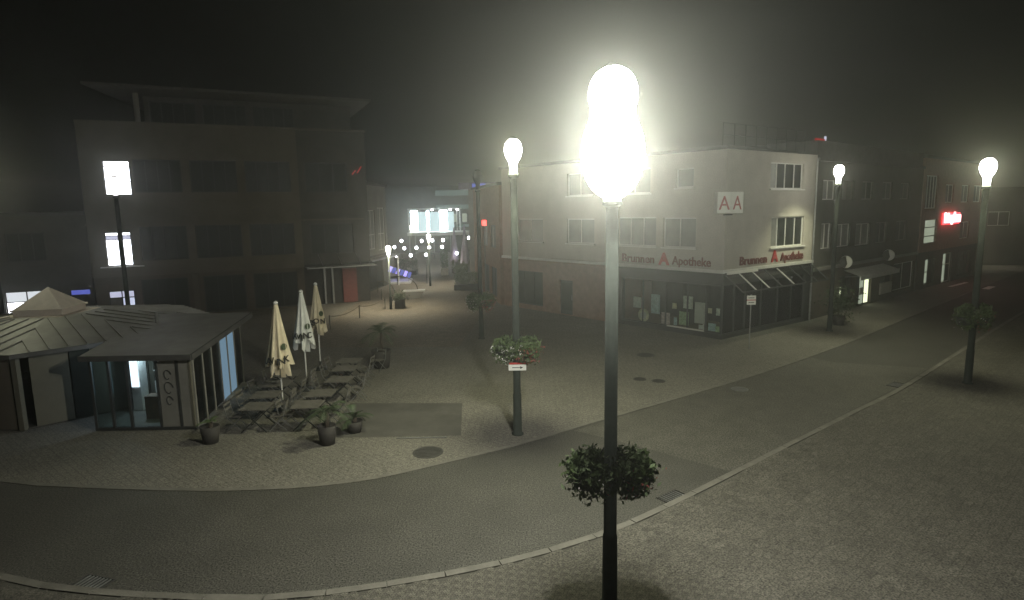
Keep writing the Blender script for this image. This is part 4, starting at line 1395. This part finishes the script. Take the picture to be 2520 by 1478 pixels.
# house with projecting roof, purple light put into its colour, behind the chemist
cb = facade('canopy_house', 'slim house with a projecting purple lit roof slab on a pale column', (-3.3, 55.5), (2.5, 54.5))
wall(cb, 'wall', .6, 5.8, 0, 8.25, 8, [(1.0, 2.2, 4.2, 6.8), (2.8, 4.4, 4.2, 6.8)], 'plaster_dark')
window(cb, 1.0, 2.2, 4.2, 6.8, n=1, frame='grey_metal', glass='pane_dark')
window(cb, 2.8, 4.4, 4.2, 6.8, n=2, frame='grey_metal', glass='pane_dark')
MB().box(-1.05, 5.8, -1.2, 8, 8.3, 8.85).build('roof', 'cloth_purple', cb)
MB().box(.2, 1.4, -1.24, -1.202, 8.4, 8.75).build('lit_edge', 'blue_dim', cb)  # glowing strip imitates the purple light on the roof edge
MB().box(-.3, .3, -.7, -.1, .03, 8.298).build('column', 'plaster_grey', cb)
# row house linking to the chemist
ch = facade('brick_house', 'dark brick house left of the corner building along the lane', (-3.1, 51.5), (-0.75, 41.35))
CL = math.dist((-3.1, 51.5), (-0.75, 41.35))
hc = [(1, 3, 3.8, 5.4), (4, 6, 3.8, 5.4), (7, 9, 3.8, 5.4), (1, 3.2, .3, 2.4), (4, 6.4, .3, 2.4), (7, 9.2, .3, 2.4)]
wall(ch, 'wall', 0, CL, 0, 8.1, 8, hc, 'brick_red')
for h in hc:
    window(ch, *h, n=2, frame='frame_dark')
MB().box(-.1, CL + .1, -.15, 8, 8.104, 8.3).build('roof', 'roof_dark', ch)

# red traffic-like light, folded parasols, hedges, planters, bench, rails
rd = thing('red_light', 'small red lamp on a thin pole in the lane', 'lamp', (-1.72, 40.0, .012))
MB().tube([(0, 0, 0), (0, 0, 5.45)], .03, 8).build('pole', 'grey_metal', rd)
MB().box(-.14, .14, -.1, .1, 5.45, 5.8).build('lamp', 'red_lamp', rd)
def small_parasol(loc, top, label, m):
    t = thing('folded_parasol', label, 'parasol', loc, 0, 'dark folded parasols in the lane')
    MB().tube([(0, 0, 0), (0, 0, top)], .04, 8).build('pole', 'grey_metal', t)
    v, f = [], []
    seg = 24
    for k in range(8):
        s = k / 7
        for i in range(seg):
            a = 2 * math.pi * i / seg
            rr = (.05 + .3 * s) * (1 + .25 * s * math.cos(6 * a))
            v.append((rr * math.cos(a), rr * math.sin(a), top - (top - 1.9) * s + (.12 * math.cos(3 * a) if k == 7 else 0)))
    for k in range(7):
        for i in range(seg):
            j = (i + 1) % seg
            f.append((k * seg + i, k * seg + j, (k + 1) * seg + j, (k + 1) * seg + i))
    mbx = MB(); mbx.v, mbx.f = v, f
    mbx.f.append(tuple(range(seg)))
    mbx.build('canopy', m, t, True)
small_parasol((-5.2, 56, .012), 4.9, 'dark folded parasol nearer the stage', 'cloth_purple')
small_parasol((-4.1, 54, .012), 5.2, 'dark folded parasol nearer the hedge', 'cloth_purple')

def hedge(loc, sx, sy, h, label, seed, m='leaf', n=1600, boxm='pot_dark', bh=.45, rz=0.0):
    t = thing('planter_hedge', label, 'hedge', loc, rz)
    MB().box(-sx, sx, -sy, sy, 0, bh).build('planter', boxm, t, bevel=.02)
    v, f = leafcloud(n, lambda g: (g.uniform(-sx, sx) * 1.05, g.uniform(-sy, sy) * 1.1, bh - .05 + (h - bh) * g.random() ** .8 + .06 * math.sin(9 * g.random())), .07, seed)
    rawmesh('foliage', v, f, m, t, 'stuff')
hedge((-4.2, 50.6, .016), .5, 1.4, 1.9, 'clipped dark hedge at the lane edge before the folded parasols', 51, 'leaf_pale')
hedge((-3.0, 49.6, .016), 1.2, .5, 1.5, 'clipped hedge beside the red flower basket', 52, 'leaf_pale')
hedge((-1.2, 49.2, .016), 1.1, .4, 1.2, 'low hedge by the brick house wall', 53, 'leaf_dark')
hedge((-6.73, 61.2, .016), .35, .35, 2.6, 'green shrub in a pale square planter in the lane', 54, 'leaf_pale', 900, 'pot_pale', .75)
hedge((-10.6, 62.5, .016), .9, .7, 1.6, 'bluish green bush beside the lamp before the stage', 55, 'leaf_dark', 1200)
hedge((-5.4, 63.5, .016), .8, .5, 2.2, 'dense green shrub behind the pale planter', 56, 'leaf', 1500)
t = thing('square_planter', 'dark square planter tub at the foot of the low lamp', 'planter', (-7.55, 40.6, .016))
MB().box(-.3, .3, -.3, .3, 0, .62).build('tub', 'pot_dark', t, bevel=.03)
v, f = leafcloud(500, lambda g: (g.gauss(0, .2), g.gauss(0, .2), .75 + g.gauss(0, .16)), .06, 57)
rawmesh('foliage', v, f, 'leaf_dark', t, 'stuff')

bn = thing('stone_bench', 'pale boat shaped stone bench in the lane', 'bench', (-7.35, 45.3, .016), R(14))
MB().prism([(-.85, -.25), (.8, -.32), (.9, .25), (-.7, .3)], .5, .62).build('seat', 'white_metal', bn, bevel=.02)
bb = MB()
bb.v = [(-.4, -.15, 0), (.4, -.15, 0), (.4, .15, 0), (-.4, .15, 0), (-.7, -.22, .498), (.72, -.26, .498), (.75, .22, .498), (-.6, .24, .498)]
bb.f = [(0, 3, 2, 1), (4, 5, 6, 7), (0, 1, 5, 4), (1, 2, 6, 5), (2, 3, 7, 6), (3, 0, 4, 7)]
bb.build('base', 'plaster_grey', bn)

for i, (x, y, w, hgt, lb_) in enumerate([(-8.9, 50.5, 1.4, 1.05, 'bent handrail hoop beside the ramp, larger and farther right'), (-10.0, 48.4, .8, .9, 'bent handrail hoop beside the ramp, smaller')]):
    hr = thing('handrail', lb_, 'handrail', (x, y, .035), R(-15))
    pts = [(-w, 0, hgt)] + [(w * (-.3 + 1.1 * math.sin(k * math.pi / 16)), 0, hgt * (math.cos(k * math.pi / 16))) for k in range(9)]
    MB().tube(pts, .03, 8).build('rail', 'rope', hr)
    MB().tube([(-w, 0, 0), (-w, 0, hgt)], .03, 8).build('post', 'rope', hr)
bl = thing('blue_ramp_canopy', 'low striped canopy glowing with painted blue light at the side of the lane', 'canopy', (-10.2, 55.6, .016), R(5))
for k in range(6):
    MB().poly([(-1.0 + k * .34, -1.2, 1.15 - k * .11), (-.74 + k * .34, -1.2, 1.06 - k * .11), (-.74 + k * .34, 1.2, 1.3 - k * .11), (-1.0 + k * .34, 1.2, 1.4 - k * .11)]).build('stripe', 'blue_glow' if k % 2 == 0 else 'blue_dim', bl)  # blue light falling on the cloth is painted as the stripes' own glow
for x in (-.95, .85):
    MB().tube([(x, -1.1, 0), (x, -1.1, 1.1 if x < 0 else .5)], .03, 6).build('leg', 'grey_metal', bl)
MB().box(-1.1, 1.0, -1.3, 1.3, 0, .2).build('base', 'white_metal', bl)

rp = thing('rope_barrier', 'sagging rope strung between short posts along the terrace edge', 'rope', (0, 0, .016))
pts = [(-10.2, 33.5), (-9.4, 37.0), (-8.5, 40.3), (-9.6, 44.5)]
for p in pts:
    MB().tube([(p[0], p[1], 0), (p[0], p[1], .8)], .03, 8).build('post', 'dark_metal', rp)
q = []
for i in range(3):
    a, b = Vector((*pts[i], .76)), Vector((*pts[i + 1], .76))
    for k in range(9):
        s = k / 9
        q.append(tuple(a.lerp(b, s) - Vector((0, 0, .2 * 4 * s * (1 - s)))))
q.append((*pts[-1], .76))
MB().tube(q, .02, 6).build('rope', 'rope', rp)

# ------------------------------------------------------------------ scattering volume imitating lens glare around the lamps
hz = MB().box(-125, 155, -35, 175, -1.2, 15.5).build('glare_haze', None)
hz['kind'] = 'stuff'
hm = bpy.data.materials.new('glare_haze')
hm.use_nodes = True
nt = hm.node_tree
nt.nodes.remove(nt.nodes['Principled BSDF'])
pvn = nt.nodes.new('ShaderNodeVolumePrincipled')
pvn.inputs['Color'].default_value = (0.94, 0.955, 0.88, 1)
pvn.inputs['Density'].default_value = GLARE_D
pvn.inputs['Anisotropy'].default_value = 0.87
nt.links.new(pvn.outputs[0], nt.nodes['Material Output'].inputs['Volume'])
hm.cycles.volume_sampling = 'EQUIANGULAR'
hz.data.materials.append(hm)
